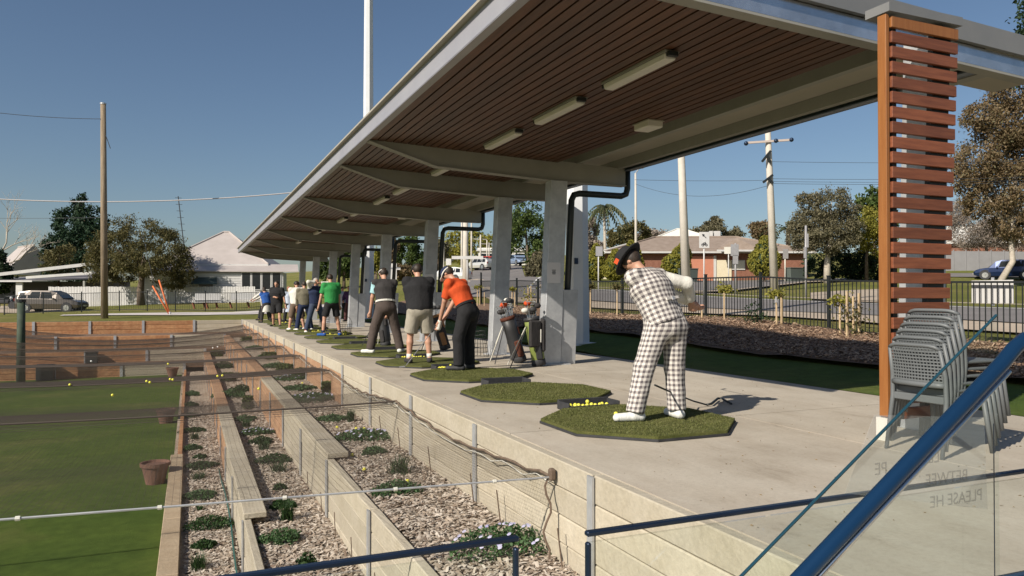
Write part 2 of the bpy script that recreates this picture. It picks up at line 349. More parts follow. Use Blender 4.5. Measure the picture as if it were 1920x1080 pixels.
def drape(name, left, right, mat, dz=0.03, nu=24, nv=6, kind='structure'):
    def res(P, n):
        P = [np.array(p[:2], float) for p in P]; L = np.r_[0, np.cumsum([np.linalg.norm(P[i + 1] - P[i]) for i in range(len(P) - 1)])]
        t = np.linspace(0, L[-1], n); return np.c_[np.interp(t, L, [p[0] for p in P]), np.interp(t, L, [p[1] for p in P])]
    A, B = res(left, nu), res(right, nu); V = []
    for i in range(nu):
        for j in range(nv):
            k = j / (nv - 1); V.append(A[i] * (1 - k) + B[i] * k)
    V = np.array(V); Z = terr(V[:, 0], V[:, 1]) + dz; id2 = np.arange(nu * nv).reshape(nu, nv)
    fq = np.stack([id2[:-1, :-1], id2[:-1, 1:], id2[1:, 1:], id2[1:, :-1]], -1).reshape(-1, 4)
    return tag(link(name, npmesh(name, np.c_[V, Z], fq, mat, True)), kind=kind)
def GP(*pts): return [G(*p) for p in pts]
near_e = [Vector((17.5, -25, 0)), Vector((18.0, 2, 0))] + GP((1850, 607), (1620, 594), (1400, 584), (1150, 568), (1000, 560)) + [Vector((24, 66, 0))]
far_e = [Vector((25.0, -25, 0)), Vector((25.2, 2, 0))] + GP((1850, 579), (1620, 570), (1400, 561), (1150, 545), (1010, 543)) + [Vector((33, 66, 0))]
drape('road', near_e, far_e, asphalt, 0.05, 60, 8)
drape('footpath', [p - Vector((2.2, 0, 0)) for p in near_e], [p - Vector((0.35, 0, 0)) for p in near_e], path_m, 0.06, 60, 3)
drape('kerb', [p + Vector((0.0, 0, 0)) for p in far_e], [p + Vector((0.45, 0, 0)) for p in far_e], path_m, 0.15, 60, 3)
drape('white_line', [p - Vector((0.75, 0, 0)) for p in far_e], [p - Vector((0.6, 0, 0)) for p in far_e], line_m, 0.065, 60, 2)
drape('side_road', GP((1010, 560), (1000, 530), (984, 519), (976, 497)), GP((868, 560), (872, 530), (882, 517), (915, 497)), asphalt, 0.07, 40, 10)
drape('cross_road', GP((1290, 551), (1364, 549), (1440, 539), (1513, 531), (1600, 527.5)) , GP((1290, 528), (1364, 528), (1440, 527), (1513, 525), (1600, 524)), asphalt, 0.08, 40, 6)
drape('cross_road_kerb', GP((1290, 553), (1364, 551), (1440, 541), (1513, 532.5), (1600, 529)), GP((1290, 551), (1364, 549), (1440, 539), (1513, 531), (1600, 527.5)), path_m, 0.14, 40, 3)
drape('far_road', GP((1700, 522), (1780, 521), (1919, 523), (2150, 527)), GP((1700, 516), (1780, 515), (1919, 515.5), (2150, 518)), asphalt, 0.08, 30, 5)
drape('driveway', GP((1520, 553), (1580, 548), (1660, 545)), GP((1520, 565), (1590, 570), (1660, 573)), path_m, 0.10, 12, 5)
drape('park_path', [Vector((-6.5, 47, 0)), Vector((0, 46.2, 0)), Vector((9, 45.4, 0))], [Vector((-6.5, 48.2, 0)), Vector((0, 49.6, 0)), Vector((9, 49.6, 0))], M('pale_path', (0.52, 0.47, 0.45), (0.58, 0.53, 0.50), 0.9), 0.04, 20, 5)
drape('parking_lane', [W(-120, 584, 57), W(45, 588, 56), W(158, 588, 57)], [W(-120, 575, 66), W(45, 578, 64), W(158, 580, 62)], path_m, 0.05, 16, 5)
# mulch bed along the fence
drape('mulch_bed', [Vector((9.7, -12, 0)), Vector((9.7, 43, 0))], [Vector((13.15, -12, 0)), Vector((13.15, 43, 0))], mulch_m, 0.11, 90, 14)
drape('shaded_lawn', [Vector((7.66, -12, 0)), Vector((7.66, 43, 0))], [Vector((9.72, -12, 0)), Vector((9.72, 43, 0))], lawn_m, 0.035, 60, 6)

# ------------------------------------------------------------------ platform, beds, lawn
plat = tag(empty('platform', (0, 0, 0)), kind='structure')
MB().box(((PLAT_X0 + PLAT_X1) / 2 + 0.05, 17.5, -0.33), (PLAT_X1 - PLAT_X0 - 0.10, 47.5, 0.60)).build('footing', concrete, plat)
yj = [-6.2] + [1.55 + 4.48 * i for i in range(9)] + [41.2]
for i in range(len(yj) - 1):
    for (x0, x1) in ((2.585, 5.046), (5.062, 7.65)):
        MB().box(((x0 + x1) / 2, (yj[i] + yj[i + 1]) / 2, -0.06), (x1 - x0, yj[i + 1] - yj[i] - 0.020, 0.12)).build('slab', concrete, plat)
tag(MB().box((-30.2, 13.5, -2.25), (59.9, 47, 0.5)).build('lawn', lawn_m), kind='structure')
X2, X3, X4 = 1.49, 0.57, -0.32
B1, B2, B3, LW = -0.75, -1.39, -1.91, -2.0
def bed(name, x0, x1, z):
    nx, ny = 14, 150; X, Y = np.meshgrid(np.linspace(x0, x1, nx), np.linspace(-4, 40.5, ny), indexing='ij')
    Z = z + RNG.normal(0, 0.012, X.shape); id2 = np.arange(X.size).reshape(X.shape)
    fq = np.stack([id2[:-1, :-1], id2[1:, :-1], id2[1:, 1:], id2[:-1, 1:]], -1).reshape(-1, 4)
    o = tag(link(name, npmesh(name, np.c_[X.ravel(), Y.ravel(), Z.ravel()], fq, mulch_p, True)), kind='structure'); return o
beds = [bed('garden_bed', X2 + 0.05, PLAT_X0 + 0.05, B1), bed('garden_bed', X3 + 0.05, X2 + 0.05, B2), bed('garden_bed', X4 + 0.05, X3 + 0.05, B3)]
def chips(parent, x0, x1, z, y0, y1, n, s0=0.018, s1=0.05, mat=None, zf=None):
    u = RNG.random(n); Y = y0 * (y1 / y0) ** u; X = RNG.uniform(x0, x1, n); L = RNG.uniform(s0, s1, n); Wd = L * RNG.uniform(0.25, 0.55, n)
    a = RNG.uniform(0, 2 * PI, n); tl = RNG.normal(0, 0.28, (n, 2)); c, s = np.cos(a), np.sin(a)
    if zf is not None: z = zf(X, Y)
    P = np.c_[X, Y, z + RNG.uniform(0.002, 0.03, n)]
    ux = np.c_[c, s, tl[:, 0]] * L[:, None]; uy = np.c_[-s, c, tl[:, 1]] * Wd[:, None]; up = np.c_[np.zeros(n), np.zeros(n), Wd * 0.5]
    V = np.stack([P - ux - uy, P + ux - uy * 0.6, P + ux * 0.9 + uy, P - ux * 0.8 + uy * 0.8, P + up], 1).reshape(-1, 3)
    b = np.arange(n)[:, None] * 5; fq = np.concatenate([b + np.array([[0, 1, 4]]), b + np.array([[1, 2, 4]]), b + np.array([[2, 3, 4]]), b + np.array([[3, 0, 4]])])
    return tag(link('wood_chips', npmesh('wood_chips', V, fq, mat or chip_m), parent=parent), kind='stuff')
mb_ = bpy.data.objects['mulch_bed']
_me = mb_.data; _co = np.array([v.co for v in _me.vertices]); _co[:, 2] += 0.035 * np.sin(_co[:, 0] * 5.1 + np.sin(_co[:, 1] * 1.7)) * np.sin(_co[:, 1] * 3.3 + _co[:, 0]) + RNG.normal(0, .012, len(_co)); _me.vertices.foreach_set('co', _co.ravel())
chip_r = leafmat('bark_chip', [(0.13, 0.078, 0.05), (0.27, 0.17, 0.11), (0.38, 0.26, 0.175), (0.47, 0.35, 0.25)], 0.0, 0.9)
chips(mb_, 9.75, 13.1, 0, 5.5, 30, 34000, .014, .042, chip_r, lambda X, Y: terr(X, Y) + 0.11 + RNG.uniform(0, .05, len(X)))
chips(beds[0], X2 + 0.12, PLAT_X0 - 0.01, B1, 3.2, 22, 24000, .011, .036)
chips(beds[1], X3 + 0.12, X2 - 0.01, B2, 5.5, 24, 22000, .012, .038)
chips(beds[2], X4 + 0.28, X3 - 0.01, B3, 7.5, 24, 15000, .013, .04)

# ------------------------------------------------------------------ retaining walls: concrete sleepers between steel posts
PITCH_Y = 2.235
_sl = {}
def sleeper_mesh(key, size, mat, bev=0.008):
    k = (key, size)
    if k not in _sl: _sl[k] = MB().box((0, 0, 0), size).mesh('sleeper', mat, bevel=bev)
    return _sl[k]
post_mesh = {}
def wall_y(name, label, X, ztop, zbot, y0k, y1k, mat, cap=None, capz=0.0, kstart=4.42):
    """wall running along Y with its face at x = X (face looks to -X)"""
    root = thing(name, label, 'retaining wall', (X, kstart, zbot))
    hc = 0.2; nc = max(1, int(math.ceil((ztop - zbot + 0.02) / hc)))
    for k in range(y0k, y1k):
        ym = PITCH_Y * (k + 0.5)
        for c in range(nc):
            zt = ztop - c * hc - hc / 2 - zbot
            mm = sleeper_tint if (k >= 4 and (c >= 1 or X < 2)) else mat  # far courses below the net carry its darkening tint in their colour
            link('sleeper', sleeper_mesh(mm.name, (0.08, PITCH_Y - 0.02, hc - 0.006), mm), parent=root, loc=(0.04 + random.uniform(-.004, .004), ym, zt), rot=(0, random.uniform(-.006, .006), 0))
        if cap and cap[0] <= k < cap[1]:
            mc = sleeper_tint if k >= 6 else mat  # far caps get the painted net tint too
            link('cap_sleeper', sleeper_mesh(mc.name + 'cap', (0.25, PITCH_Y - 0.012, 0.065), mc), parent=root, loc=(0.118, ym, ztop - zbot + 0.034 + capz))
    hgt = ztop - zbot + 0.15
    key = round(hgt, 2)
    if key not in post_mesh:
        b = MB(); b.box((-0.018, 0, hgt / 2 - 0.16), (0.016, 0.075, hgt)); b.box((0.03, 0, hgt / 2 - 0.17), (0.08, 0.014, hgt - .02)); post_mesh[key] = b.mesh('post', galv)
    for k in range(y0k, y1k + 1):
        link('post', post_mesh[key], parent=root, loc=(0, PITCH_Y * k, 0))
    return root
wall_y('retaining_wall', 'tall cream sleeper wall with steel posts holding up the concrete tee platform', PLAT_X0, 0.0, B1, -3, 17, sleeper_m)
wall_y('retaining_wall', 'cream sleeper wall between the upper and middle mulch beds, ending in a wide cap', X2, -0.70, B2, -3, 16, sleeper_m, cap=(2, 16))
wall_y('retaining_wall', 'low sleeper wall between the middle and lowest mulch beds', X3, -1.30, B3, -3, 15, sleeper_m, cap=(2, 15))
r4 = thing('garden_edging', 'low timber coloured edging between the green lawn and the lowest mulch bed', 'edging', (X4, 4.42, LW))
for k in range(-2, 13):
    ym = PITCH_Y * (k + 0.5)
    if k < 5: link('cap_sleeper', sleeper_mesh('edge', (0.22, PITCH_Y - 0.012, 0.20), sleeper_t), parent=r4, loc=(0.11, ym, 0.10))
    else: link('sleeper', sleeper_mesh('edgethin', (0.08, PITCH_Y - 0.012, 0.2), sleeper_o), parent=r4, loc=(0.16, ym, 0.10))
def wall_x(label, Y, ztop, zbot, x0, x1, mat, pitch=2.3, stub=None):
    root = thing('cross_wall', label, 'retaining wall', (x0, Y, zbot)); hc = 0.205; nc = max(1, int(math.ceil((ztop - zbot) / hc))); n = int((x1 - x0) / pitch)
    for i in range(n):
        mm = stub if (stub and i >= n - 1) else mat
        for c in range(nc):
            link('sleeper', sleeper_mesh(mm.name + 'x', (pitch - 0.03, 0.09, hc - 0.008), mm, 0.012), parent=root, loc=(pitch * (i + .5), 0.045 + random.uniform(-.006, .006), ztop - zbot - c * hc - hc / 2))
    for i in range(n + 1):
        MB().box((pitch * i, -0.02, (ztop - zbot) / 2), (0.11, 0.03, ztop - zbot + 0.04)).build('post', galv, root)
    return root
YW = [33.6, 35.6, 37.9, 40.9]; ZW = [(-1.55, LW), (-1.10, -1.6), (-0.58, -1.15), (0.0, -0.62)]
XE = [-0.2, 0.62, 1.52, 2.5]
lbl = ['lowest orange block wall at the far end of the lawn', 'second orange block wall above the far end of the lawn', 'third orange block wall stepping up behind the lawn', 'topmost orange block wall below the far grass']
for y, (zt, zb), xe, lb in zip(YW, ZW, XE, lbl):
    n = 15; wall_x(lb, y, zt, zb, xe - 2.3 * n, xe, sleeper_o, stub=sleeper_m)
for i in range(3):
    tag(MB().box((-17, (YW[i] + YW[i + 1]) / 2 + 0.05, ZW[i][0] - 0.10), (36.2 + 1.6 * i, YW[i + 1] - YW[i] - 0.1, 0.16)).build('terrace_soil', mulch_m), kind='structure')
MB_far = MB().box((-27, 41.3, -0.33), (66, 0.55, 0.62)); tag(MB_far.build('far_bank', verge_m), kind='structure')

# ------------------------------------------------------------------ golf net over the lower lawn
NETZ = -0.13
CY = [4.95, 9.5, 14.4, 18.6, 22.4, 26.6, 30.8, 35.0, 39.6]
NX0, NX1 = -9.0, 2.44
def net_z(X, Y):
    X = np.asarray(X, float); Y = np.asarray(Y, float)
    rise = np.clip((X - NX1) / (NX0 - NX1), 0, 1)
    z = NETZ - 0.10 * np.clip((Y - 6) / 12, 0, 1) + 0.30 * rise - (0.22 + 0.35 * np.clip((Y - 20) / 15, 0, 1)) * 4 * rise * (1 - rise) * np.clip((Y - 6) / 6, 0, 1)
    d = np.min(np.abs(Y[..., None] - np.array(CY)), -1); return z - 0.05 * np.clip(d, 0, 2.0)
def strips(paths, r, mat, name, parent, n=3):
    V = []; Fq = []; o = 0
    for P in paths:
        P = np.asarray(P); m = len(P); T = np.gradient(P, axis=0); T /= np.linalg.norm(T, axis=1)[:, None]
        A = np.cross(T, [0, 0, 1.0]); A /= np.linalg.norm(A, axis=1)[:, None]; B = np.cross(A, T)
        for k in range(n):
            an = 2 * PI * k / n; V.append(P + (A * math.cos(an) + B * math.sin(an)) * r)
        base = o + np.arange(m - 1)
        for k in range(n):
            k2 = (k + 1) % n; Fq.append(np.stack([base + k * m, base + k2 * m, base + k2 * m + 1, base + k * m + 1], 1))
        o += n * m
    return tag(link(name, npmesh(name, np.concatenate(V), np.concatenate(Fq), mat), parent=parent), kind='stuff')
net = thing('golf_net', 'dark horizontal net stretched over the lawn beds on cables', 'net', (0, 4.95, -0.13))
off = np.array([0, 4.95, -0.13]); paths = []
for y in np.arange(4.97, 40.9, 0.042):
    X = np.linspace(NX0, NX1, 15); Y = np.full_like(X, y); paths.append(np.c_[X, Y, net_z(X, Y)] - off)
for x in np.arange(NX0, NX1, 0.042):
    Y = np.linspace(4.96, 40.9, 60); X = np.full_like(Y, x); paths.append(np.c_[X, Y, net_z(X, Y)] - off)
strips(paths, 0.0011, net_m, 'mesh_threads', net)
for i, y in enumerate(CY):
    X = np.linspace(NX0, NX1, 40); Y = np.full_like(X, y); Z = net_z(X, Y); P = np.c_[X, Y, Z] - off
    MB().tube([tuple(p) for p in P], 0.008 if i == 0 else 0.012, 6).build('cable', galv if i == 0 else net_m, net)
    if i:
        paths = []
        for k in range(7):
            Q = np.c_[X, Y + 0.03 * (k - 3), Z - 0.02 * abs(k - 3) - 0.01]; paths.append(Q - off)
        strips(paths, 0.0022, net_m, 'cable_hem', net)
for k in range(9):
    x = 2.0 - 0.72 * k; MB().tube([(x - .012, 4.95 - off[1], float(net_z(x, np.array(4.95))) - off[2]), (x + .012, 4.95 - off[1], float(net_z(x, np.array(4.95))) - off[2])], 0.014, 8).build('cable_clip', offwhite_m, net)
pts = [(2.452 + 0.008 * math.sin(i * 1.9), y - off[1], float(net_z(np.array(2.44), np.array(y))) + 0.015 * math.sin(i * 2.3) - off[2]) for i, y in enumerate(np.linspace(4.95, 40.9, 160))]
MB().tube(pts, 0.011, 6).build('edge_rope', rope_m, net)
MB().tube([(p[0] - .025, p[1], p[2] - .03 + .012 * math.sin(p[1] * 9)) for p in pts], 0.005, 5).build('edge_rope', offwhite_m, net)
MB().tube([(2.44 - .03 * math.sin(i * 1.3) - .012 * i, 0.02 - 0.02 * i, -0.06 * i) for i in range(10)], 0.009, 5).build('loose_rope', rope_m, net)
MB().box((2.455, 0.0, 0.02), (0.05, 0.05, 0.09)).build('anchor_bracket', rope_m, net, bevel=0.012)
np_ = at(50, 712, 'Z', -2.0)
pp = thing('net_post', 'dark green timber post holding up the far left of the net', 'post', (np_.x, 32.7, LW))
MB().tube([(0, 0, 0), (0, 0, 3.05)], [0.15, 0.13], 12).build('post', M('post_green', (0.03, 0.05, 0.035), (0.06, 0.08, 0.05), 0.8), pp, smooth=True)
MB().tube([(0, 0, 3.0), (0, 0, 3.1)], 0.16, 12).build('post_cap', black_m, pp)

# ------------------------------------------------------------------ shelter
SX0, SX1 = 2.56, 7.42
def soff(x): return 3.71 - 0.0388 * (x - 2.54)
BY = [5.12, 11.9, 14.35, 19.35, 24.4, 29.4, 34.4, 39.4, 44.4]; END_Y = 45.4
sh = thing('golf_shelter', 'long open shelter with timber lined roof on galvanised raked columns', 'shelter', (5.0, 5.0, 0))
O = Vector((5.0, 5.0, 0))
def L(p): return Vector(p) - O
tilt = math.atan(0.0388)
RX = Matrix.Rotation(tilt, 3, 'Y')
_sm = {}
nsl = 27; pitch = (6.0 - 2.62) / nsl
for i in range(len(BY)):
    y0 = BY[i] + 0.06; y1 = (BY[i + 1] - 0.06) if i + 1 < len(BY) else END_Y - 0.05
    ln = round(y1 - y0, 2)
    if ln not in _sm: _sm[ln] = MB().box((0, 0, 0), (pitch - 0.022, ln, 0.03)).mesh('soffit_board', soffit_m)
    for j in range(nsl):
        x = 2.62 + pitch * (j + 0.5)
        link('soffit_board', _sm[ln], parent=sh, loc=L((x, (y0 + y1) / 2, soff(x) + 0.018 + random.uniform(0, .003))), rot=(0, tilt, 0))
ym, yl = (BY[0] + END_Y) / 2, END_Y - BY[0] + 0.1
MB().box(L((4.3, ym, soff(4.3) + 0.075)), (3.48, yl, 0.02), RX).build('soffit_backing', black_m, sh)
MB().box(L((5.0, ym, soff(5.0) + 0.24)), (5.1, yl + 0.1, 0.03), RX).build('roof_sheet', sheet_m, sh)
# ribs under exposed sheet
rb = MB()
MB().box(L((6.76, ym, soff(6.76) + 0.20)), (1.42, yl, 0.012), RX).build('sheet_underside', sheet_m, sh)
for k, x in enumerate((6.42, 7.28)):
    MB().box(L((x, ym, soff(x) + 0.11)), (0.09, yl, 0.16), RX).build('purlin', steel_grey, sh)
b = MB(); b.box(L((2.535, ym - .02, 3.84)), (0.03, yl + .25, 0.27)); b.box(L((2.57, ym - .02, 3.705)), (0.10, yl + .25, 0.012)); b.build('front_fascia', fascia_m, sh)
b = MB(); b.box(L((7.50, ym, 3.62)), (0.02, yl, 0.20)); b.box(L((7.44, ym, 3.53)), (0.12, yl, 0.015)); b.build('gutter', M('gutter_blue', (0.10, 0.125, 0.17), (0.13, 0.15, 0.19), 0.4), sh)
# near end: bright channel beam and dark barge flashing
def xbar(name, y, th, x0, x1, d0, d1, mat):
    b = MB(); pts = [(x0, soff(x0) + d0), (x1, soff(x1) + d0), (x1, soff(x1) + d1), (x0, soff(x0) + d1)]
    b.prism([L((px, y, pz)) for px, pz in pts], (0, th, 0)); return b.build(name, mat, sh)
xbar('end_channel', 5.06, 0.012, 2.6, 8.9, 0.02, 0.205, galv_shiny)
xbar('end_flange', 5.06, 0.14, 2.6, 8.9, -0.005, 0.018, steel_grey)
xbar('barge_flashing', 5.00, 0.05, 2.5, 9.0, 0.21, 0.42, flash_m)
xbar('roof_skirt', 5.06, 0.9, 7.45, 8.9, 0.205, 0.235, sheet_m)
xbar('side_purlin', 5.2, 0.8, 7.6, 7.75, 0.02, 0.2, steel_grey)
# raked beams and columns
for i, y in enumerate(BY[1:]):
    prof = [(2.62, -0.012), (3.75, -0.30), (6.1, -0.32), (7.40, -0.27), (7.40, 0.04), (2.62, 0.04)]
    MB().prism([L((x, y - 0.05, soff(x) + d)) for x, d in prof], (0, 0.10, 0)).build('beam', steel_grey, sh)
    b = MB()
    for (xa, da), (xb, db) in zip(prof[:3], prof[1:4]):
        b.prism([L((xa, y - 0.09, soff(xa) + da - 0.012)), L((xb, y - 0.09, soff(xb) + db - 0.012)), L((xb, y - 0.09, soff(xb) + db + 0.003)), L((xa, y - 0.09, soff(xa) + da + 0.003))], (0, 0.18, 0))
    b.build('beam_flange', steel_grey, sh)
    rake = 0.10
    zt = soff(6.0) - 0.32
    pl = [(5.68, 0), (6.02, 0), (6.16, zt), (5.84, zt)]
    MB().prism([L((px, y - 0.12, pz)) for px, pz in pl], (0, 0.24, 0)).build('column', galv, sh, bevel=0.006)
    MB().box(L((5.9, y, 0.01)), (0.55, 0.42, 0.02)).build('base_plate', galv, sh)
    if i in (0, 2, 3, 4, 5):
        MB().prism([L((6.03, y - 0.10, 0)), L((6.32, y - 0.10, 0)), L((6.38, y - 0.10, 1.32)), L((6.085, y - 0.10, 1.32))], (0, 0.2, 0)).build('pipe_guard', galv, sh, bevel=0.005)
        P = [(7.46, 3.56), (7.46, 3.20), (7.43, 3.10), (7.33, 3.06), (6.45, 3.06), (6.34, 3.03), (6.29, 2.93), (6.20, 1.25)]
        MB().tube([L((px, y - 0.02, pz)) for px, pz in P], 0.058, 12).build('downpipe', pipe_m, sh, smooth=True)
    if i in (0, 2, 3):
        n_ = MB().box(L((5.88, y - 0.126, 1.62)), (0.26, 0.008, 0.36)).build('notice', poster_m, sh)
        lx = L((5.88, y - 0.1315, 1.63)); b = MB()
        for r_ in range(4):
            b.box((lx.x, lx.y, lx.z + 0.035 - 0.022 * r_), (0.075 - .012 * (r_ % 2), 0.002, 0.012))
        b.build('notice_print', ink_m, n_)
# column hidden behind the end screen
MB().prism([L((5.97, 4.62, 0)), L((6.20, 4.62, 0)), L((6.32, 4.62, 3.55)), L((6.09, 4.62, 3.55))], (0, 0.30, 0)).build('column', galv, sh, bevel=0.006)
# lamps
lamp_names = ['nearest', 'second', 'third', 'fourth', 'fifth', 'sixth', 'seventh', 'eighth', 'ninth', 'tenth', 'eleventh', 'twelfth']
for k, y in enumerate([6.77, 8.64, 10.52, 13.4, 16.4, 18.4, 21.4, 23.6, 26.6, 28.6, 31.6, 33.9]):
    t = thing('ceiling_light', 'pale batten light on the timber ceiling, %s from the near roof end' % lamp_names[k], 'light', (4.38, y, soff(4.38)), 0, 'batten lights under the roof')
    b = MB()
    prof = [(-.075, -.02), (-.06, -.085), (.06, -.085), (.075, -.02)]
    b.prism([(px, -0.6, pz) for px, pz in prof], (0, 1.2, 0)); b.build('diffuser', light_m, t, bevel=0.012)
    MB().box((0, 0, -0.008), (0.17, 1.25, 0.022)).build('housing', steel_grey, t)
    for yy in (-.63, .63): MB().box((0, yy, -0.035), (0.12, 0.05, 0.05)).build('end_clip', black_m, t, bevel=.006)
for k, (y, ln) in enumerate(((8.65, 'nearest bay'), (21.5, 'middle bay'))):
    t = thing('sensor_box', 'small square cream box on the ceiling edge in the %s' % ln, 'box', (5.77, y, soff(5.77)), 0)
    MB().box((0, 0, -0.045), (0.24, 0.36, 0.09), None, 1.0).build('cover', light_m, t, bevel=0.012); MB().box((0, 0, -0.004), (0.27, 0.39, 0.012)).build('back_plate', sheet_m, t)

# ------------------------------------------------------------------ slatted timber screen at the near end
SN = 4.45
sc = thing('slatted_screen', 'tall tapering screen of horizontal red brown timber slats with orange side board', 'screen', (5.3, SN, 0))
MB().box((0.035, 0.05, 1.88), (0.04, 0.085, 3.36)).build('side_board', slat_o, sc, bevel=0.004)
MB().box((0.035, 0.06, 0.095), (0.06, 0.11, 0.19)).build('concrete_stub', offwhite_m, sc)
nS = 27; ps = (3.56 - 0.16) / nS
for k in range(nS):
    z = 3.56 - ps * (k + 0.5); wd = 0.62 + 0.20 * (z / 3.56)
    MB().box((0.065 + wd / 2, 0.005, z), (wd, 0.032, ps * 0.74)).build('slat', slat_o if k == 0 else slat_m, sc, bevel=0.003)
MB().prism([(0.47, 0.03, 0.0), (0.66, 0.03, 0), (0.84, 0.03, 3.55), (0.62, 0.03, 3.55)], (0, 0.05, 0)).build('rear_batten', black_m, sc)
MB().box((0.13, 0.05, 1.85), (0.05, 0.05, 3.4)).build('rear_batten', black_m, sc)
MB().box((0.462, 0.09, 3.61), (0.90, 0.24, 0.075)).build('cap_flashing', flash_m, sc)
# ------------------------------------------------------------------ hitting mats, trays, balls
def octa(wd, cut):
    h = wd / 2; return [(-h, -h + cut), (-h + cut, -h), (h - cut, -h), (h, -h + cut), (h, h - cut), (h - cut, h), (-h + cut, h), (-h, h - cut)]
mat_base = MB().prism([(x, y, 0.004) for x, y in octa(1.72, 0.5)], (0, 0, 0.020)).mesh('mat_base', rubber_m)
mat_turf = MB().prism([(x, y, 0.024) for x, y in octa(1.70, 0.495)], (0, 0, 0.024)).mesh('turf', turf_m)
def blade_mesh(n, h):
    P = []
    oc = np.array(octa(1.69, 0.49))
    while len(P) < n:
        p = RNG.uniform(-.845, .845, 2)
        if abs(p[0]) + abs(p[1]) < 1.69 - .49 and max(abs(p)) < .845: P.append(p)
    P = np.array(P); P = np.c_[P, np.full(n, 0.047)]; a = RNG.uniform(0, 2 * PI, n); wv = np.c_[np.cos(a), np.sin(a), np.zeros(n)] * 0.004
    tip = P + np.c_[RNG.normal(0, .007, n), RNG.normal(0, .007, n), RNG.uniform(.5, 1, n) * h]
    V = np.stack([P - wv, P + wv, tip], 1).reshape(-1, 3); return npmesh('turf_blades', V, np.arange(3 * n).reshape(-1, 3), leafmat('turf_blade', [(0.09, 0.105, 0.028), (0.14, 0.15, 0.045), (0.19, 0.185, 0.075)], 0.2))
blades = blade_mesh(9000, 0.016)
tb = MB(); tb.box((0, 0, 0.012), (0.62, 0.26, 0.024)); tb.box((0, 0.12, 0.05), (0.62, 0.025, 0.10)); tb.box((-0.30, 0, 0.045), (0.025, 0.26, 0.085)); tb.box((0.30, 0, 0.045), (0.025, 0.26, 0.085))
tray_mesh = tb.mesh('tray', rubber_m, bevel=0.006)
lip_mesh = MB().box((0, -0.122, 0.035), (0.575, 0.018, 0.045)).mesh('tray_lip', rubber_m, bevel=0.004)
ballm = MB().ball((0, 0, 0), 0.0215, 12, 8).mesh('golf_ball', ball_y, True); ballw = MB().ball((0, 0, 0), 0.0215, 12, 8).mesh('golf_ball', ball_w, True)
ordn = ['nearest', 'second', 'third', 'fourth', 'fifth', 'sixth', 'seventh', 'eighth', 'ninth', 'tenth', 'eleventh', 'twelfth', 'thirteenth', 'fourteenth', 'fifteenth']
MATY = [6.03 + 2.27 * i for i in range(15)]; MATX = 3.90
who = {0: 'under the man in checked clothes', 1: 'left empty between the checked golfer and the red shirted golfer', 2: 'under the golfer in the red shirt', 3: 'under the golfer in black shirt and grey shorts', 4: 'under the golfer in the dark vest'}
def put_ball(p, label, group, me=None): return tag(link('golf_ball', me or ballm, loc=p), label, 'golf ball', group)
balls_in = {0: 13, 1: 0, 2: 20, 3: 14, 4: 0, 7: 12, 8: 12, 10: 10, 11: 10, 12: 12, 13: 12}
for i, y in enumerate(MATY):
    t = thing('hitting_mat', 'octagonal green turf mat %s' % (who[i] if i in who else 'in the row, %s from the camera' % ordn[i]), 'turf mat', (MATX, y, 0), 0, 'octagonal turf mats along the platform')
    link('base', mat_base, parent=t); link('turf', mat_turf, parent=t)
    if i < 3: tag(link('turf_blades', blades, parent=t), kind='stuff')
    tx, ty = MATX + 0.02, y + 0.99
    r = thing('ball_tray', 'black rubber ball tray behind the %s mat from the camera' % ordn[i], 'tray', (tx, ty, 0.0), 0, 'ball trays beside the mats')
    link('tray', tray_mesh, parent=r); link('lip', lip_mesh, parent=r)
    n = balls_in.get(i, 0)
    for k in range(n):
        row, c = divmod(k, 10)
        put_ball((tx - 0.245 + 0.048 * c + random.uniform(-.01, .01) + .02 * row, ty - 0.07 + 0.045 * row + random.uniform(-.008, .008), 0.046 + .004 * (k % 3)), 'yellow golf ball in the tray of the %s mat' % ordn[i], 'balls in tray %s' % ordn[i])
    if n > 10: put_ball((tx - .03, ty - .03, 0.082), 'yellow golf ball lying on top of those in the tray of the %s mat' % ordn[i], 'balls on top in tray %s' % ordn[i])
p = at(1155, 774, 'Z', 0.09); put_ball((p.x, p.y, 0.08), 'single yellow ball on the nearest turf mat beside the white shoe', None)
p = at(1035, 753, 'Z', 0.03); put_ball((p.x, p.y, 0.0225), 'single white ball at the edge of the empty turf mat', None, ballw)
for (px, py, z, lb) in ((764, 902, B1, 'yellow ball on mulch in the upper bed, beside the net cable'), (683, 880, B1, 'yellow ball on mulch near the pale blue flowers'), (660, 853, B1, 'yellow ball just right of the wall cap end'), (668, 803, B1, 'yellow ball above the lilac flower patch'),
        (683, 804, B1, 'yellow ball right of the lilac flower patch'), (632, 801, B1, 'yellow ball left of the pair on the mulch'), (567, 718, B1, 'yellow ball in the upper bed far below the platform edge')):
    p = at(px, py, 'Z', z + 0.03); put_ball((p.x, p.y, z + 0.03), lb, None)
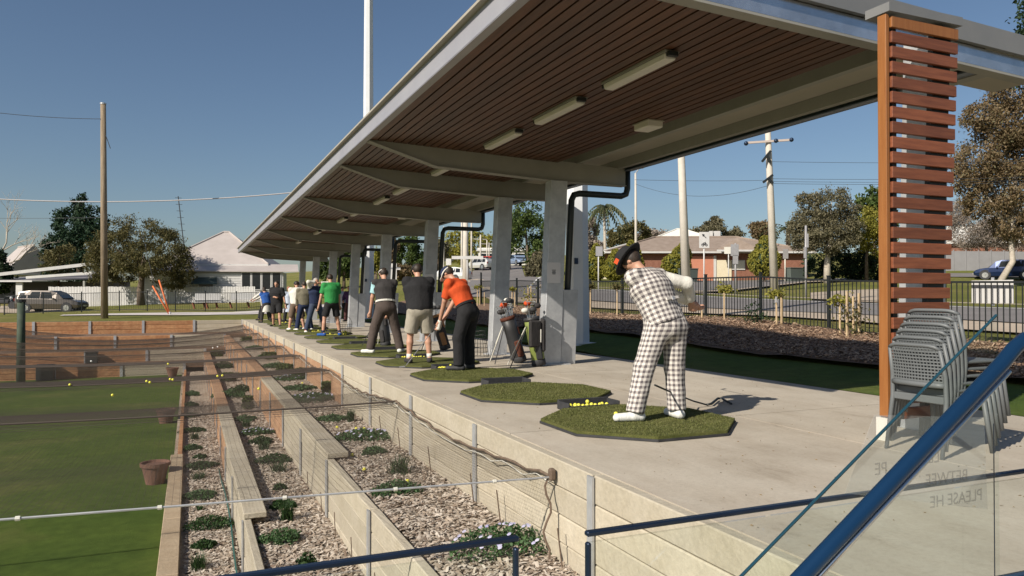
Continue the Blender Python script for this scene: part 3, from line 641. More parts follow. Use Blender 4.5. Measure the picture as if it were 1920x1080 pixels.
for (px, py, lb, wh) in ((131, 721.5, 'yellow ball resting on the net before the dark crate', 0), (211, 741, 'yellow ball alone on the middle of the net over the lawn', 0), (275, 715, 'left ball of the pair on the net over the far lawn', 0), (281, 717, 'right ball of the pair on the net over the far lawn', 0), (319, 711, 'left yellow ball on the net before the far pot', 0), (324, 712, 'right yellow ball on the net before the far pot', 0), (171, 677.5, 'pale ball on the net before the second orange wall', 1), (315, 682, 'yellow ball on the net above the far pot', 0),
        (399, 653, 'left white ball of the pair on the net over the dark plants', 1), (408, 649.5, 'right white ball of the pair on the net over the dark plants', 1), (408, 705, 'left pale ball on the net over the middle bed', 0), (417, 704, 'right pale ball on the net over the middle bed', 0), (485, 729, 'yellow ball on the net above the wide wall cap', 0),
        (329, 613, 'white ball far out on the net, first from left', 1), (334, 613, 'white ball far out on the net, second from left', 1), (370, 611, 'white ball far out on the net, third from left', 1), (375, 610.6, 'white ball far out on the net, fourth from left', 1), (381, 610.3, 'white ball far out on the net, fifth from left', 1), (388, 610, 'white ball far out on the net, sixth from left', 1), (411, 609, 'white ball far out on the net, last at right', 1)):
    z_ = -.25
    for _ in range(6): p = at(px, py, 'Z', z_ + .02); z_ = float(net_z(np.array(p.x), np.array(min(p.y, 40.5))))
    put_ball((p.x, p.y, z_ + .0215), lb, None, ballw if wh else None)
# bent black bar on the concrete by the checked golfer
P = [at(1228, 722, 'Z', 0.42), at(1262, 737, 'Z', 0.28), at(1300, 752, 'Z', 0.08), at(1325, 759, 'Z', 0.02), at(1334, 757, 'Z', 0.03), at(1346, 747, 'Z', 0.03), at(1353, 747, 'Z', 0.03), at(1371, 757, 'Z', 0.02)]
g = thing('bent_rod', 'black bent metal rod lying on the concrete behind the checked golfer', 'rod', (P[3].x, P[3].y, 0))
MB().tube([p - g.location for p in P[:4]], 0.009, 8).build('rod', black_m, g, smooth=True)
MB().tube([p - g.location for p in P[3:]], [0.014, .014, .013, .012, .012], 8).build('bent_end', black_m, g, smooth=True)

# ------------------------------------------------------------------ stacked chairs
def chair_parts():
    d = {}
    def leg(pts, r): return MB().tube(pts, r, 8).mesh('leg', chair_m, True)
    for s, n in ((-1, 'l'), (1, 'r')):
        d['bleg' + n] = leg([(-0.07, s * 0.235, 0), (-0.005, s * 0.225, 0.42), (-0.01, s * 0.222, 0.6), (-0.055, s * 0.21, 0.80)], [0.015, 0.018, 0.017, 0.014])
        d['fleg' + n] = leg([(0.50, s * 0.235, 0), (0.43, s * 0.215, 0.42)], [0.015, 0.02])
    b = MB(); b.box((0.22, 0, 0.435), (0.46, 0.44, 0.02)); b.box((0.0, 0, 0.42), (0.022, 0.43, 0.055)); b.box((0.44, 0, 0.42), (0.022, 0.43, 0.05)); d['seat'] = b.mesh('seat', chair_m, bevel=0.006)
    def bp(v, u):  # back surface: v across, u up
        z = 0.55 + 0.27 * u; x = -0.01 - 0.05 * u * u - 0.03 * (1 - (v / 0.215) ** 2); return Vector((x, v, z))
    b = MB(); ny, nz = 17, 11
    for i in range(ny):
        v = -0.205 + 0.41 * i / (ny - 1); b.tube([bp(v, u) for u in (0, .25, .5, .75, 1)], 0.0055, 4)
    for j in range(nz):
        u = 0.04 + 0.92 * j / (nz - 1); b.tube([bp(v, u) for v in np.linspace(-.205, .205, 7)], 0.0075, 4)
    d['weave'] = b.mesh('weave', chair_m)
    b = MB(); top = [bp(v, 1.0 - (abs(v) / 0.215) ** 6 * 0.12) + Vector((-.004, 0, .012)) for v in np.linspace(-.213, .213, 13)]; b.tube(top, 0.014, 8); d['frame'] = b.mesh('backrest', chair_m, True)
    b = MB(); b.tube([bp(v, -0.06) for v in np.linspace(-.213, .213, 9)], 0.022, 8); d['low'] = b.mesh('lower_rail', chair_m, True)
    pass
    return d
cd = chair_parts()
pos = ['bottom chair of the grey plastic stack', 'second grey plastic chair from the bottom of the stack', 'third grey plastic chair up in the stack', 'fourth grey plastic chair up in the stack', 'fifth grey plastic chair, just under the topmost', 'topmost grey plastic chair of the stack']
for k in range(6):
    t = thing('stacking_chair', pos[k] + ' beside the timber screen', 'chair', (5.14 + 0.058 * k, 4.03 + 0.012 * k, 0.052 * k + .001), 0.02, 'stacked grey chairs')
    for key, nm in (('blegl', 'leg'), ('blegr', 'leg'), ('flegl', 'leg'), ('flegr', 'leg'), ('seat', 'seat')): link(nm, cd[key], parent=t)
    bk = link('backrest', cd['frame'], parent=t); tag(link('weave', cd['weave'], parent=bk), kind='stuff'); link('lower_rail', cd['low'], parent=bk)

# ------------------------------------------------------------------ glass balustrades in front of the camera
def framed(label, x0, x1, z1, side):
    t = thing('glass_balustrade', label, 'balustrade', (x0, 1.5, -0.25))
    MB().box(((x1 - x0) / 2, 0, (z1 + .25) / 2 - .01), (x1 - x0 - .02, 0.010, z1 + .25 - .02)).build('pane', pane_m, t)
    MB().box(((x1 - x0) / 2, 0, z1 + .25), (x1 - x0, 0.018, 0.012)).build('top_rail', bar_dark, t, bevel=0.003)
    xs_ = x1 - x0 if side == 1 else 0
    MB().box((xs_ + (.006 if side < 0 else -.006), 0, (z1 + .25) / 2 - .01), (0.011, 0.016, z1 + .25 - .02)).build('side_rail', bar_dark, t, bevel=0.003)
    return t
framed('glass panel with thin blue rail at the bottom left, just before the camera', -1.3, 0.662, 0.672, 1)
framed('glass panel with dark rail before the concrete wall, right of the gap', 0.83, 3.6, 0.66, -1)
st = thing('stair_balustrade', 'sloping glass stair panel with thick blue tubular handrail at lower right', 'balustrade', (1.6, 1.38, -0.25))
SO = Vector((1.6, 1.38, -0.25))
A_, B_ = at(1822, 638, 'Y', 1.44), at(1392, 1078, 'Y', 1.44); dA = (B_ - A_); A_ = A_ - dA * ((at(1868, 600, 'Y', 1.44).x - A_.x) / -dA.x)
j1 = at(1868, 900, 'Y', 1.44).x
B2_ = B_ + dA * 0.25
MB().prism([(Vector(p) - SO) for p in ((A_.x, 1.435, A_.z), (B2_.x, 1.435, B2_.z), (B2_.x, 1.435, -0.2), (A_.x, 1.435, -0.2))], (0, 0.01, 0)).build('pane', pane_m, st)
MB().tube([A_ - SO, B2_ - SO], 0.0042, 6).build('pane_edge', M('glass_edge', (0.012, 0.05, 0.075), (0.015, 0.06, 0.09), 0.25), st)
MB().box(Vector((j1, 1.4465, 0.40)) - SO, (0.0022, 0.002, 0.86)).build('pane_joint', bar_dark, st)
R0 = at(1897, 662, 'Y', 1.30); R1 = at(1500, 1085, 'Y', 1.30); R2 = R1 + (R1 - R0) * 0.3
hr = MB().tube([Vector((R0.x + 0.35, 1.30, R0.z + 0.05)) - SO, Vector((R0.x + 0.05, 1.30, R0.z + 0.035)) - SO, Vector((R0.x + .01, 1.3, R0.z + .012)) - SO, R0 + (R1 - R0) * .06 - SO, R1 - SO, R2 - SO], 0.0195, 20).build('handrail', blue_steel, st, smooth=True)
MB().tube([R0 + (R1 - R0) * .05 + Vector((0.026, 0.0, -0.0235)) - SO, R2 + Vector((.026, 0.0, -0.0235)) - SO], 0.007, 8).build('rail_trim', galv_shiny, st, smooth=True)
q = R0 + (R1 - R0) * 0.20
MB().tube([q + Vector((0, 0, -.02)) - SO, q + Vector((0.03, .05, -.05)) - SO, q + Vector((.05, .135, -.10)) - SO], 0.008, 8).build('rail_bracket', galv_shiny, st, smooth=True)
l0, l1 = at(1740, 1128, 'Y', 1.22), at(1960, 1082, 'Y', 1.22)
MB().tube([l0 - SO, l1 - SO], 0.025, 16).build('lower_rail', blue_steel, st, smooth=True)
# mirrored notice on the stair glass, read from the other side
fs = thing('film_notice', 'faint translucent notice on the stair glass with mirrored grey lettering', 'notice', at(1740, 950, 'Y', 1.45))
FO = fs.location
cr = [at(*c, 'Y', 1.45) for c in ((1640, 778), (1845, 783), (1852, 955), (1585, 925))]
MB().prism([c - FO for c in cr], (0, 0.0015, 0)).build('film', film_m, fs)
def text_mesh(txt, h):
    cu = bpy.data.curves.new('lettering', 'FONT'); cu.body = txt; cu.size = h; cu.extrude = 0.0004; cu.align_x = 'LEFT'
    o = bpy.data.objects.new('lettering', cu); COL.objects.link(o); bpy.context.view_layer.update()
    me = bpy.data.meshes.new_from_object(o.evaluated_get(bpy.context.evaluated_depsgraph_get())); bpy.data.objects.remove(o); return me
def lettering(txt, px, py, h, mat, parent, origin, y=1.448, mirror=True, rot=0.0):
    me = text_mesh(txt, h); me.materials.clear(); me.materials.append(mat); p = at(px, py, 'Y', y) - origin
    o = link('lettering', me, parent=parent, loc=p); o.rotation_euler = (PI / 2, 0, 0) if not mirror else (PI / 2, 0, PI)
    if mirror: o.rotation_euler = (PI / 2, 0, PI); o.scale = (1, 1, 1)
    return o
lettering('PLEASE HE', 1842, 937, 0.047, inkfilm_m, fs, FO)
lettering('BETWEE', 1815, 900, 0.047, inkfilm_m, fs, FO)
lettering('PE', 1664, 888, 0.047, inkfilm_m, fs, FO)
lettering('LE', 1762, 866, 0.047, inkfilm_m, fs, FO)

# ------------------------------------------------------------------ people: smooth bodies polygonised from tapered limbs (surface nets)
def surfnet(Fd, lo, h):
    nx, ny, nz = Fd.shape; ins = Fd < 0
    c = np.zeros((nx - 1, ny - 1, nz - 1), np.uint8); 
    for dx in (0, 1):
        for dy in (0, 1):
            for dz in (0, 1): c += ins[dx:nx - 1 + dx, dy:ny - 1 + dy, dz:nz - 1 + dz]
    act = (c > 0) & (c < 8); I = np.argwhere(act)
    if len(I) == 0: return None
    acc = np.zeros((len(I), 3)); cnt = np.zeros(len(I))
    cor = [(a, b, d) for a in (0, 1) for b in (0, 1) for d in (0, 1)]
    val = {q: Fd[I[:, 0] + q[0], I[:, 1] + q[1], I[:, 2] + q[2]] for q in cor}
    for q in cor:
        for ax in range(3):
            if q[ax] == 0:
                q2 = list(q); q2[ax] = 1; q2 = tuple(q2); a, b = val[q], val[q2]; m = (a < 0) != (b < 0)
                t = np.where(m, a / np.where(m, a - b, 1), 0); pt = np.array(q, float)[None].repeat(len(I), 0); pt[:, ax] = t
                acc[m] += pt[m]; cnt[m] += 1
    V = (I + acc / cnt[:, None]) * h + lo
    ids = -np.ones(act.shape, np.int64); ids[act] = np.arange(len(I)); Q = []
    for ax in range(3):
        a0 = [slice(None)] * 3; a1 = [slice(None)] * 3; a0[ax] = slice(0, -1); a1[ax] = slice(1, None)
        s0 = ins[tuple(a0)]; s1 = ins[tuple(a1)]; e = np.argwhere(s0 != s1); o1, o2 = [k for k in range(3) if k != ax]
        ok = (e[:, o1] > 0) & (e[:, o2] > 0) & (e[:, o1] < act.shape[o1]) & (e[:, o2] < act.shape[o2]); e = e[ok]
        def cell(d1, d2):
            k = e.copy(); k[:, o1] += d1; k[:, o2] += d2; return ids[k[:, 0], k[:, 1], k[:, 2]]
        quad = np.stack([cell(-1, -1), cell(0, -1), cell(0, 0), cell(-1, 0)], 1); fl = s0[tuple(e.T)]
        if ax == 1: fl = ~fl
        quad[~fl] = quad[~fl][:, ::-1]; Q.append(quad)
    Q = np.concatenate(Q); return V, Q[(Q >= 0).all(1)]
def field(bones, h, pad=0.06, k=0.03, wob=0.0, seed=0):
    pts = np.array([list(b[0]) for b in bones] + [list(b[1]) for b in bones]); rm = max(max(b[2], b[3]) * (b[5] if len(b) > 5 and b[4] is not None else 1) for b in bones)
    lo = pts.min(0) - rm - pad; hi = pts.max(0) + rm + pad; n = np.ceil((hi - lo) / h).astype(int) + 1
    ax = [lo[i] + h * np.arange(n[i]) for i in range(3)]; Fd = np.full(n, 0.2, np.float32)
    for b in bones:
        a, c, ra, rb = np.array(b[0]), np.array(b[1]), b[2], b[3]; lat = np.array(b[4]) if len(b) > 4 and b[4] is not None else None; wide = b[5] if len(b) > 5 else 1.0; cuts = b[6] if len(b) > 6 else ()
        R_ = max(ra, rb) * wide + 0.10; l_ = np.minimum(a, c) - R_; h_ = np.maximum(a, c) + R_
        s = [slice(max(0, int((l_[i] - lo[i]) / h)), min(n[i], int((h_[i] - lo[i]) / h) + 2)) for i in range(3)]
        X, Y, Z = np.meshgrid(ax[0][s[0]], ax[1][s[1]], ax[2][s[2]], indexing='ij', sparse=False)
        P = np.stack([X, Y, Z], -1); ab = c - a; L2 = max(1e-9, ab @ ab); t = np.clip(((P - a) @ ab) / L2, 0, 1)
        D = P - (a + t[..., None] * ab)
        if lat is not None: D = D - (1 - 1 / wide) * (D @ lat)[..., None] * lat
        d = np.sqrt((D * D).sum(-1)) - (ra + (rb - ra) * t)
        if wob: d = d + wob * np.sin(P[..., 0] * 31 + P[..., 2] * 17 + seed) * np.sin(P[..., 2] * 23 - P[..., 1] * 29 + seed * 2)
        for cp, cn in cuts: d = np.maximum(d, (P - np.array(cp)) @ np.array(cn))
        sl = tuple(s); f0 = Fd[sl]; hh = np.clip(0.5 + 0.5 * (f0 - d) / k, 0, 1); Fd[sl] = f0 * (1 - hh) + d * hh - k * hh * (1 - hh)
    return Fd, lo
def blob(name, bones, mat, parent, h, k=0.03, wob=0.0, seed=0):
    Fd, lo = field(bones, h, k=k, wob=wob, seed=seed); r = surfnet(Fd, lo, h)
    if r is None: return None
    o = link(name, npmesh(name, r[0], r[1], mat, True), parent=parent); return o
def ik(a, b, l1, l2, pole):
    d = b - a; D = min(d.length, (l1 + l2) * 0.999); d.normalize(); x = (l1 * l1 - l2 * l2 + D * D) / (2 * D); hh = math.sqrt(max(0, l1 * l1 - x * x))
    p = Vector(pole) - d * Vector(pole).dot(d); p = p.normalized() if p.length > 1e-5 else d.orthogonal().normalized(); return a + d * x + p * hh
def figure(label, base, facing, hgt, bend=0.5, stance=0.42, lean=0.0, hands=None, headyaw=0.0, headtilt=None, twist=0.0, feetdir=(0.3, -0.3), build=1.0, shoulders=None, res=0.014,
           top=None, sleeve=0.42, vest=None, bottom=None, leg=1.0, shoe=None, hat=None, hairm=hair_d, belt=None, skirt=None, step=0.0, over=None, gloves=None, collar=None, sock=None, check=False, pelvis=None, tuck=False, elbow=None, kneek=0.505, baggy=0.0):
    s = hgt / 1.75; f = Vector((math.sin(facing), math.cos(facing), 0)); r = Vector((f.y, -f.x, 0)); z = Vector((0, 0, 1))
    root = thing('person', label, 'person', base); loc = lambda a, b, c: (r * a + f * b + z * c) * s
    pel = loc(lean * 0.3, -0.13 * math.sin(bend) * 1.2, 0.93 - 0.05 * math.sin(bend)) if pelvis is None else Vector(pelvis)
    sp = (f * math.sin(bend) * math.cos(lean) + z * math.cos(bend) * math.cos(lean) + r * math.sin(lean)).normalized()
    rt = (r * math.cos(twist) + sp.cross(r) * math.sin(twist)); rt = (rt - sp * rt.dot(sp)).normalized(); chest = pel + sp * 0.36 * s; nb = pel + sp * 0.52 * s
    fw = rt.cross(sp) * -1.0
    if fw.dot(f) < 0: fw = -fw
    sw = 0.185 * s * (0.9 + 0.1 * build)
    sh_ = {-1: pel + sp * 0.475 * s - rt * sw, 1: pel + sp * 0.475 * s + rt * sw}
    ht = bend * 1.35 if headtilt is None else headtilt
    fh = Matrix.Rotation(-headyaw, 3, 'Z') @ f
    hu = (z * math.cos(ht) + fh * math.sin(ht) + r * lean * 0.5).normalized(); hf = (fh * math.cos(ht) - z * math.sin(ht)).normalized(); hr_ = hf.cross(hu)
    hc = nb + (sp * 0.3 + hu * 0.7).normalized() * 0.165 * s
    hip = {e: pel - z * 0.03 * s + r * e * 0.09 * s for e in (-1, 1)}
    ank = {e: loc(e * stance / 2 / s, (step * e), 0.085) for e in (-1, 1)}
    kn = {e: ik(hip[e], ank[e], min(.43 * s, (hip[e] - ank[e]).length * kneek), min(.42 * s, (hip[e] - ank[e]).length * kneek), f * 1.0 + r * e * 0.25) for e in (-1, 1)}
    hands = hands or {-1: loc(-0.05, 0.33, 0.74), 1: loc(0.02, 0.33, 0.70)}
    hands = {e: (Vector(v) if isinstance(v, Vector) else loc(*v)) for e, v in hands.items()}
    el = {e: ik(sh_[e], hands[e], 0.285 * s, 0.26 * s, Vector(elbow[e]) if elbow and e in elbow else rt * e * 0.7 - fw * 0.5 - z * 0.6) for e in (-1, 1)}
    # skin body
    B = [(pel - z * .02, chest, .115 * s * build, .125 * s * build, r, 1.35), (chest, nb - sp * 0.05 * s, .125 * s * build, .075 * s, rt, 1.45), (nb - sp * .02, hc - hu * .03, .052 * s, .05 * s), (sh_[-1], sh_[1], .062 * s, .062 * s)]
    B += [(hc + hu * .028 * s - hf * .008 * s, hc + hu * .028 * s + hf * .008 * s, .086 * s, .084 * s, hr_, .88), (hc - hu * .03 * s + hf * .022 * s, hc - hu * .072 * s + hf * .04 * s, .058 * s, .034 * s, hr_, 1.15), (hc + hf * .085 * s + hu * .01, hc + hf * .102 * s - hu * .018 * s, .008, .014 * s)]
    B += [(hc + hr_ * e * .074 * s - hf * .005, hc + hr_ * e * .082 * s - hf * .012 - hu * .012, .016 * s, .012 * s) for e in (-1, 1)]
    for e in (-1, 1):
        hd = (hands[e] - el[e]).normalized(); B += [(sh_[e], el[e], .05 * s * build, .039 * s), (el[e], hands[e], .041 * s, .027 * s)]
        pd = (hd * .8 - z * .3).normalized(); side = pd.cross(z); side = side.normalized() if side.length > .1 else rt; pn = pd.cross(side)
        palm = hands[e] + pd * .085 * s; B.append((hands[e] + pd * .02, palm, .024 * s, .026 * s, side, 1.5))
        for q in range(4):
            o1 = palm + side * (q - 1.5) * .019 * s; ln = (.036, .042, .04, .031)[q] * s; cu = -fw if e < 0 else fw
            m1 = o1 + (pd * .8 - pn * .6).normalized() * ln; m2 = m1 + (pd * .1 - pn).normalized() * ln * .8; B += [(o1, m1, .0095 * s, .009 * s), (m1, m2, .009 * s, .0078 * s)]
        th = hands[e] + pd * .035 * s + side * e * .03 * s; B += [(hands[e] + pd * .03, th, .012, .011), (th, th + (pd + side * e * .6 - pn * .5).normalized() * .045 * s, .011, .009)]
        B += [(hip[e], kn[e], .082 * s * build, .056 * s), (kn[e], kn[e] + (ank[e] - kn[e]) * .35, .052 * s, .056 * s), (kn[e] + (ank[e] - kn[e]) * .35, ank[e], .056 * s, .036 * s)]
    ft = {}
    for e, a in ((-1, feetdir[0]), (1, feetdir[1])):
        d = (Matrix.Rotation(a, 3, 'Z') @ f); ft[e] = d; B.append((ank[e] - z * .03 - d * .03, ank[e] - z * .05 + d * .10, .04 * s, .032 * s))
    blob('body', B, skin_m, root, res, k=0.022)
    inf = (0.020 if tuck else 0.010) + baggy
    # trousers / shorts
    if bottom:
        T = [(pel - z * .03, pel + sp * .10 * s, .122 * s * build + inf, .118 * s * build + inf, r, 1.35, [(pel + sp * .115 * s, sp)])]
        for e in (-1, 1):
            if leg <= 0.56:
                en = hip[e] + (kn[e] - hip[e]) * (leg / 0.5) if leg <= .5 else kn[e] + (ank[e] - kn[e]) * ((leg - .5) * 2); u = (en - hip[e]).normalized()
                T.append((hip[e], en + u * .05, .094 * s * build + inf, .088 * s * build + inf, None, 1, [(en, u)]))
            else:
                u = (ank[e] - kn[e]).normalized(); en = kn[e] + (ank[e] - z * .02 - kn[e]) * ((leg - .5) * 2)
                T += [(hip[e], kn[e], .094 * s * build + inf, .072 * s + inf), (kn[e], en + u * .05, .072 * s + inf, .062 * s + inf, None, 1, [(en, u)])]
        o = blob('trousers' if leg > .56 else 'shorts', T, bottom, root, res, k=0.03, wob=0.0028, seed=hgt * 9)
        if check:
            co = np.array([v.co for v in o.data.vertices]); U = np.zeros((len(co), 3), np.float32); best = np.full(len(co), 9.0)
            for e in (-1, 1):
                for a_, c_, ra_, rb_ in ((hip[e] + z * .16, kn[e], .135, .098), (kn[e], ank[e], .098, .088)):
                    a, c = np.array(a_), np.array(c_); ab = c - a; t = np.clip((co - a) @ ab / (ab @ ab), 0, 1); D = co - (a + t[:, None] * ab); dd = np.linalg.norm(D, axis=1)
                    an = np.arctan2(D @ np.array(r), D @ -np.array(f)); m = dd < best; best[m] = dd[m]; U[m, 0] = (an * (ra_ + (rb_ - ra_) * t) + e * .06)[m]; U[m, 1] = co[m, 2]
            at_ = o.data.attributes.new('cloth', 'FLOAT_VECTOR', 'POINT'); at_.data.foreach_set('vector', U.ravel())
    if belt: MB().lathe([(.175 * s * build + .022, -.018), (.175 * s * build + .023, .018)], 24, pel + sp * .095 * s, Matrix((r, sp.cross(r), sp)).transposed(), 0.76).build('belt', belt, root)
    # shirt / vest
    def tops(mat, slv, ex, name, hem, neck=0.055):
        T = [(pel + sp * .02, chest, .118 * s * build + ex, .132 * s * build + ex, rt, 1.36, [(pel - sp * hem, -sp)]), (chest, nb - sp * .06 * s, .132 * s * build + ex, .078 * s + ex, rt, 1.5, [(nb + sp * neck * .3, sp)]), (sh_[-1], sh_[1], .066 * s + ex, .066 * s + ex, None, 1, [(nb + sp * .03, sp)] + ([] if slv > 0 else [(sh_[1] + rt * .082, rt), (sh_[-1] - rt * .082, -rt)])),
             (nb - sp * .05 * s, nb + sp * .03 * s, .062 * s + ex * .4, .056 * s + ex * .4, None, 1, [(nb + sp * .035 * s, (sp * .9 - fw * .25).normalized())])]
        if slv > 0:
            for e in (-1, 1):
                if slv <= 0.5:
                    en = sh_[e] + (el[e] - sh_[e]) * (slv * 2); u = (el[e] - sh_[e]).normalized(); T.append((sh_[e], en + u * .06, .057 * s * build + ex, .055 * s * build + ex, None, 1, [(en, u)]))
                else:
                    en = el[e] + (hands[e] - el[e]) * ((slv - .5) * 2); u = (hands[e] - el[e]).normalized()
                    T += [(sh_[e], el[e], .057 * s * build + ex, .05 * s + ex), (el[e], en + u * .05, .05 * s + ex, .036 * s + ex, None, 1, [(en, u)])]
        return blob(name, T, mat, root, res, k=0.03, wob=0.003, seed=hgt * 5)
    if top: tops(top, sleeve, 0.012 if (tuck or vest) else 0.024, 'shirt', (-0.05 if tuck else 0.085) if not vest else 0.0)
    if vest:
        o = tops(vest, 0, 0.018 if tuck else 0.026, 'vest', -0.06 if tuck else 0.02)
        if check:
            bk_ = pel + sp * .17 * s - fw * (.128 * s * build + .034)
            MB().bar(bk_ - rt * .10, bk_ + rt * .10 + sp * .012, .012, .026, sp).build('back_strap', gingham_m, root); MB().bar(bk_ - fw * .008 - rt * .02, bk_ - fw * .008 + rt * .02, .012, .034, sp).build('strap_buckle', galv, root)
            co = np.array([v.co for v in o.data.vertices]) - np.array(pel); U = np.zeros((len(co), 3), np.float32); an = np.arctan2(co @ np.array(rt), co @ -np.array(fw)); U[:, 0] = an * 0.175; U[:, 1] = co @ np.array(sp)
            at_ = o.data.attributes.new('cloth', 'FLOAT_VECTOR', 'POINT'); at_.data.foreach_set('vector', U.ravel())
    if skirt:
        blob('skirt', [(pel + sp * .05, pel - z * .42 * s, .13 * s, .17 * s, r, 1.25, [(pel - z * .40 * s, -z), (pel + sp * .1, sp)])], skirt, root, res)
    # shoes
    for e in (-1, 1):
        d = ft[e]; sd = Vector((d.y, -d.x, 0)); a = ank[e]; fl = a.z - .085 * s
        blob('shoe', [(Vector((a.x, a.y, fl + .042)) - d * .055 * s, Vector((a.x, a.y, fl + .036)) + d * .165 * s, .045 * s, .038 * s, sd, 1.1, [(Vector((0, 0, fl + .004)), -z)]), (Vector((a.x, a.y, fl + .05)), a - z * .005, .046 * s, .042 * s, None, 1, [(a + z * .002, z)])], shoe or rubber_m, root, min(res, .012), k=.02)
        if sock: MB().tube([a - z * .01, a + (kn[e] - a).normalized() * .07], [.044 * s, .045 * s], 12).build('sock', sock, root, smooth=True)
    Rh = Matrix((hr_, hf, hu)).transposed()
    if hairm and hat != 'bare':
        blob('hair', [(hc + hu * .035 * s - hf * .012 * s, hc + hu * .03 * s - hf * .02 * s, .095 * s, .094 * s, hr_, .90, [(hc + hf * .055 * s, (hf * .8 - hu * .45).normalized()), (hc - hu * .055 * s, -hu)])], hairm, root, res * .8)
    if hat and hat != 'bare':
        kind, hm, hm2 = hat
        if kind == 'cap':
            hb = MB(); hb.lathe([(.099 * s, 0), (.099 * s, .03), (.085 * s, .07), (.05 * s, .098), (.008, .106)], 18, hc + hu * .028 * s, Rh, 1.1); o = hb.build('cap', hm, root, smooth=True)
            vz = MB(); c0 = hc + hu * .034 * s + hf * .09 * s
            vz.prism([c0 + hr_ * x + hf * y for x, y in ((-.08, -.02), (-.075, .045), (-.04, .075), (.04, .075), (.075, .045), (.08, -.02))], hu * .008); vz.build('visor', hm2, root)
            MB().lathe([(.1005 * s, .004), (.1005 * s, .022)], 18, hc + hu * .028 * s, Rh, 1.1).build('cap_band', hm2, root, smooth=True)
        else:
            hb = MB(); hb.lathe([(.165 * s, .012), (.150 * s, .0), (.101 * s, .006), (.100 * s, .06), (.092 * s, .10), (.06 * s, .122), (.008, .126)], 24, hc + hu * .045 * s, Rh, 1.12); hb.build('hat', hm, root, smooth=True)
            MB().lathe([(.1025 * s, .012), (.1020 * s, .042)], 24, hc + hu * .045 * s, Rh, 1.12).build('hat_band', hm2, root, smooth=True)
            MB().box(hc + hu * .09 * s - hr_ * .105 * s + hf * .05 * s, (.012, .05, .06), Rh).build('feather', cloth('feather', (0.75, 0.10, 0.03)), root)
    for e in (-1, 1):
        MB().ball(hc + hf * .079 * s + hr_ * e * .031 * s + hu * .012 * s, .011 * s, 8, 6).build('eye', ink_m, root, smooth=True)
    MB().box(hc + hf * .084 * s - hu * .052 * s, (.045 * s, .012, .009), Rh).build('mouth', M_lip, root)
    if gloves:
        e = gloves[0]; pd = ((hands[e] - el[e]).normalized() * .8 - z * .3).normalized(); blob('glove', [(hands[e], hands[e] + pd * .12 * s, .034 * s, .038 * s)], gloves[1], root, .012)
    return root, dict(pel=pel, hands=hands, hc=hc, nb=nb, kn=kn, s=s, sh=sh_)
M_lip = M('lips', (0.33, 0.12, 0.09), None, 0.5)
def club(label, a, b, face):
    """golf club: grip end a, head on the ground at b"""
    a, b = Vector(a), Vector(b); t = thing('golf_club', label, 'golf club', b); d = (a - b).normalized()
    MB().tube([a - b, d * .05], .0055, 6).build('shaft', galv_shiny, t); MB().tube([a - b, a - b - d * .26], .012, 8).build('grip', rubber_m, t, smooth=True)
    fx = Vector(face).normalized(); MB().bar(Vector((0, 0, .028)) - fx * .02, Vector((0, 0, .018)) + fx * .075, .045, .022).build('head', galv_shiny, t, bevel=.005); return t
k_black = cloth('black', (0.022, 0.022, 0.024)); k_char = cloth('charcoal', (0.045, 0.042, 0.042)); k_brown = cloth('brown_grey', (0.085, 0.066, 0.058)); k_stone = cloth('stone', (0.36, 0.33, 0.27))
k_red = cloth('red', (0.62, 0.085, 0.022)); k_white = cloth('white', (0.70, 0.68, 0.62)); k_navy = cloth('navy', (0.022, 0.032, 0.075)); k_green = cloth('green', (0.035, 0.26, 0.07)); k_olive = cloth('olive', (0.16, 0.145, 0.105))
k_aqua = cloth('aqua', (0.38, 0.62, 0.66)); k_tan = cloth('tan_brown', (0.16, 0.115, 0.085)); k_pale = cloth('pale_blue', (0.50, 0.56, 0.68)); k_blue = cloth('blue', (0.03, 0.10, 0.35)); k_shoe = cloth('shoe_white', (0.74, 0.74, 0.70))
Z58 = 0.049
# the golfer in checked clothes, turning back from the ball
bx = Vector((4.015, 5.90, Z58))
pelW = at(1249, 606, 'Y', 5.90) - bx
hR, hL = at(1296, 566, 'Y', 6.20) - bx, at(1302, 569, 'Y', 6.28) - bx
figure('man in black hat and black and white checked vest and trousers, swinging back', bx, 0.0, 1.80, bend=0.43, lean=-0.18, twist=0.30, stance=0.47, hands={1: hR, -1: hL}, headyaw=-0.45, headtilt=1.0, feetdir=(1.35, -0.1), res=0.0075,
       top=k_white, sleeve=0.93, vest=gingham_m, bottom=gingham_m, leg=0.99, shoe=k_shoe, hat=('bowler', k_black, k_char), check=True, pelvis=pelW, build=1.08, baggy=0.011, kneek=0.5015, elbow={1: (1.0, -.5, -.1)})
gp = bx + hL; club('golf club held back by the man in checked clothes', gp + Vector((-.06, -.08, .03)), gp + Vector((.20, .92, -.10)), (0, 0, 1))
# golfer in red
def foot_mid(a, b):
    p, q = at(*a, 'Z', Z58), at(*b, 'Z', Z58); return Vector(((p.x + q.x) / 2, (p.y + q.y) / 2, Z58))
br = foot_mid((855, 694), (886, 692))
figure('golfer in red polo shirt and black trousers with dark cap, bending over the ball', br, -0.62, 1.80, bend=0.52, stance=0.30, feetdir=(0.5, -0.2), res=0.011, top=k_red, sleeve=0.42, bottom=k_black, leg=0.99, shoe=rubber_m, hat=('cap', k_navy, k_white), belt=k_black, tuck=True, headtilt=0.95, hands={-1: (-.06, .42, .74), 1: (.0, .44, .70)}, gloves=(-1, k_white))
f_ = Vector((math.sin(-.62), math.cos(-.62), 0)); club('golf club held by the golfer in red', br + f_ * .45 + Vector((0, 0, .78)), br + f_ * .78 + Vector((-.35, 0.0, .0)), (-1, .3, 0))
bb = foot_mid((770, 681), (802, 679))
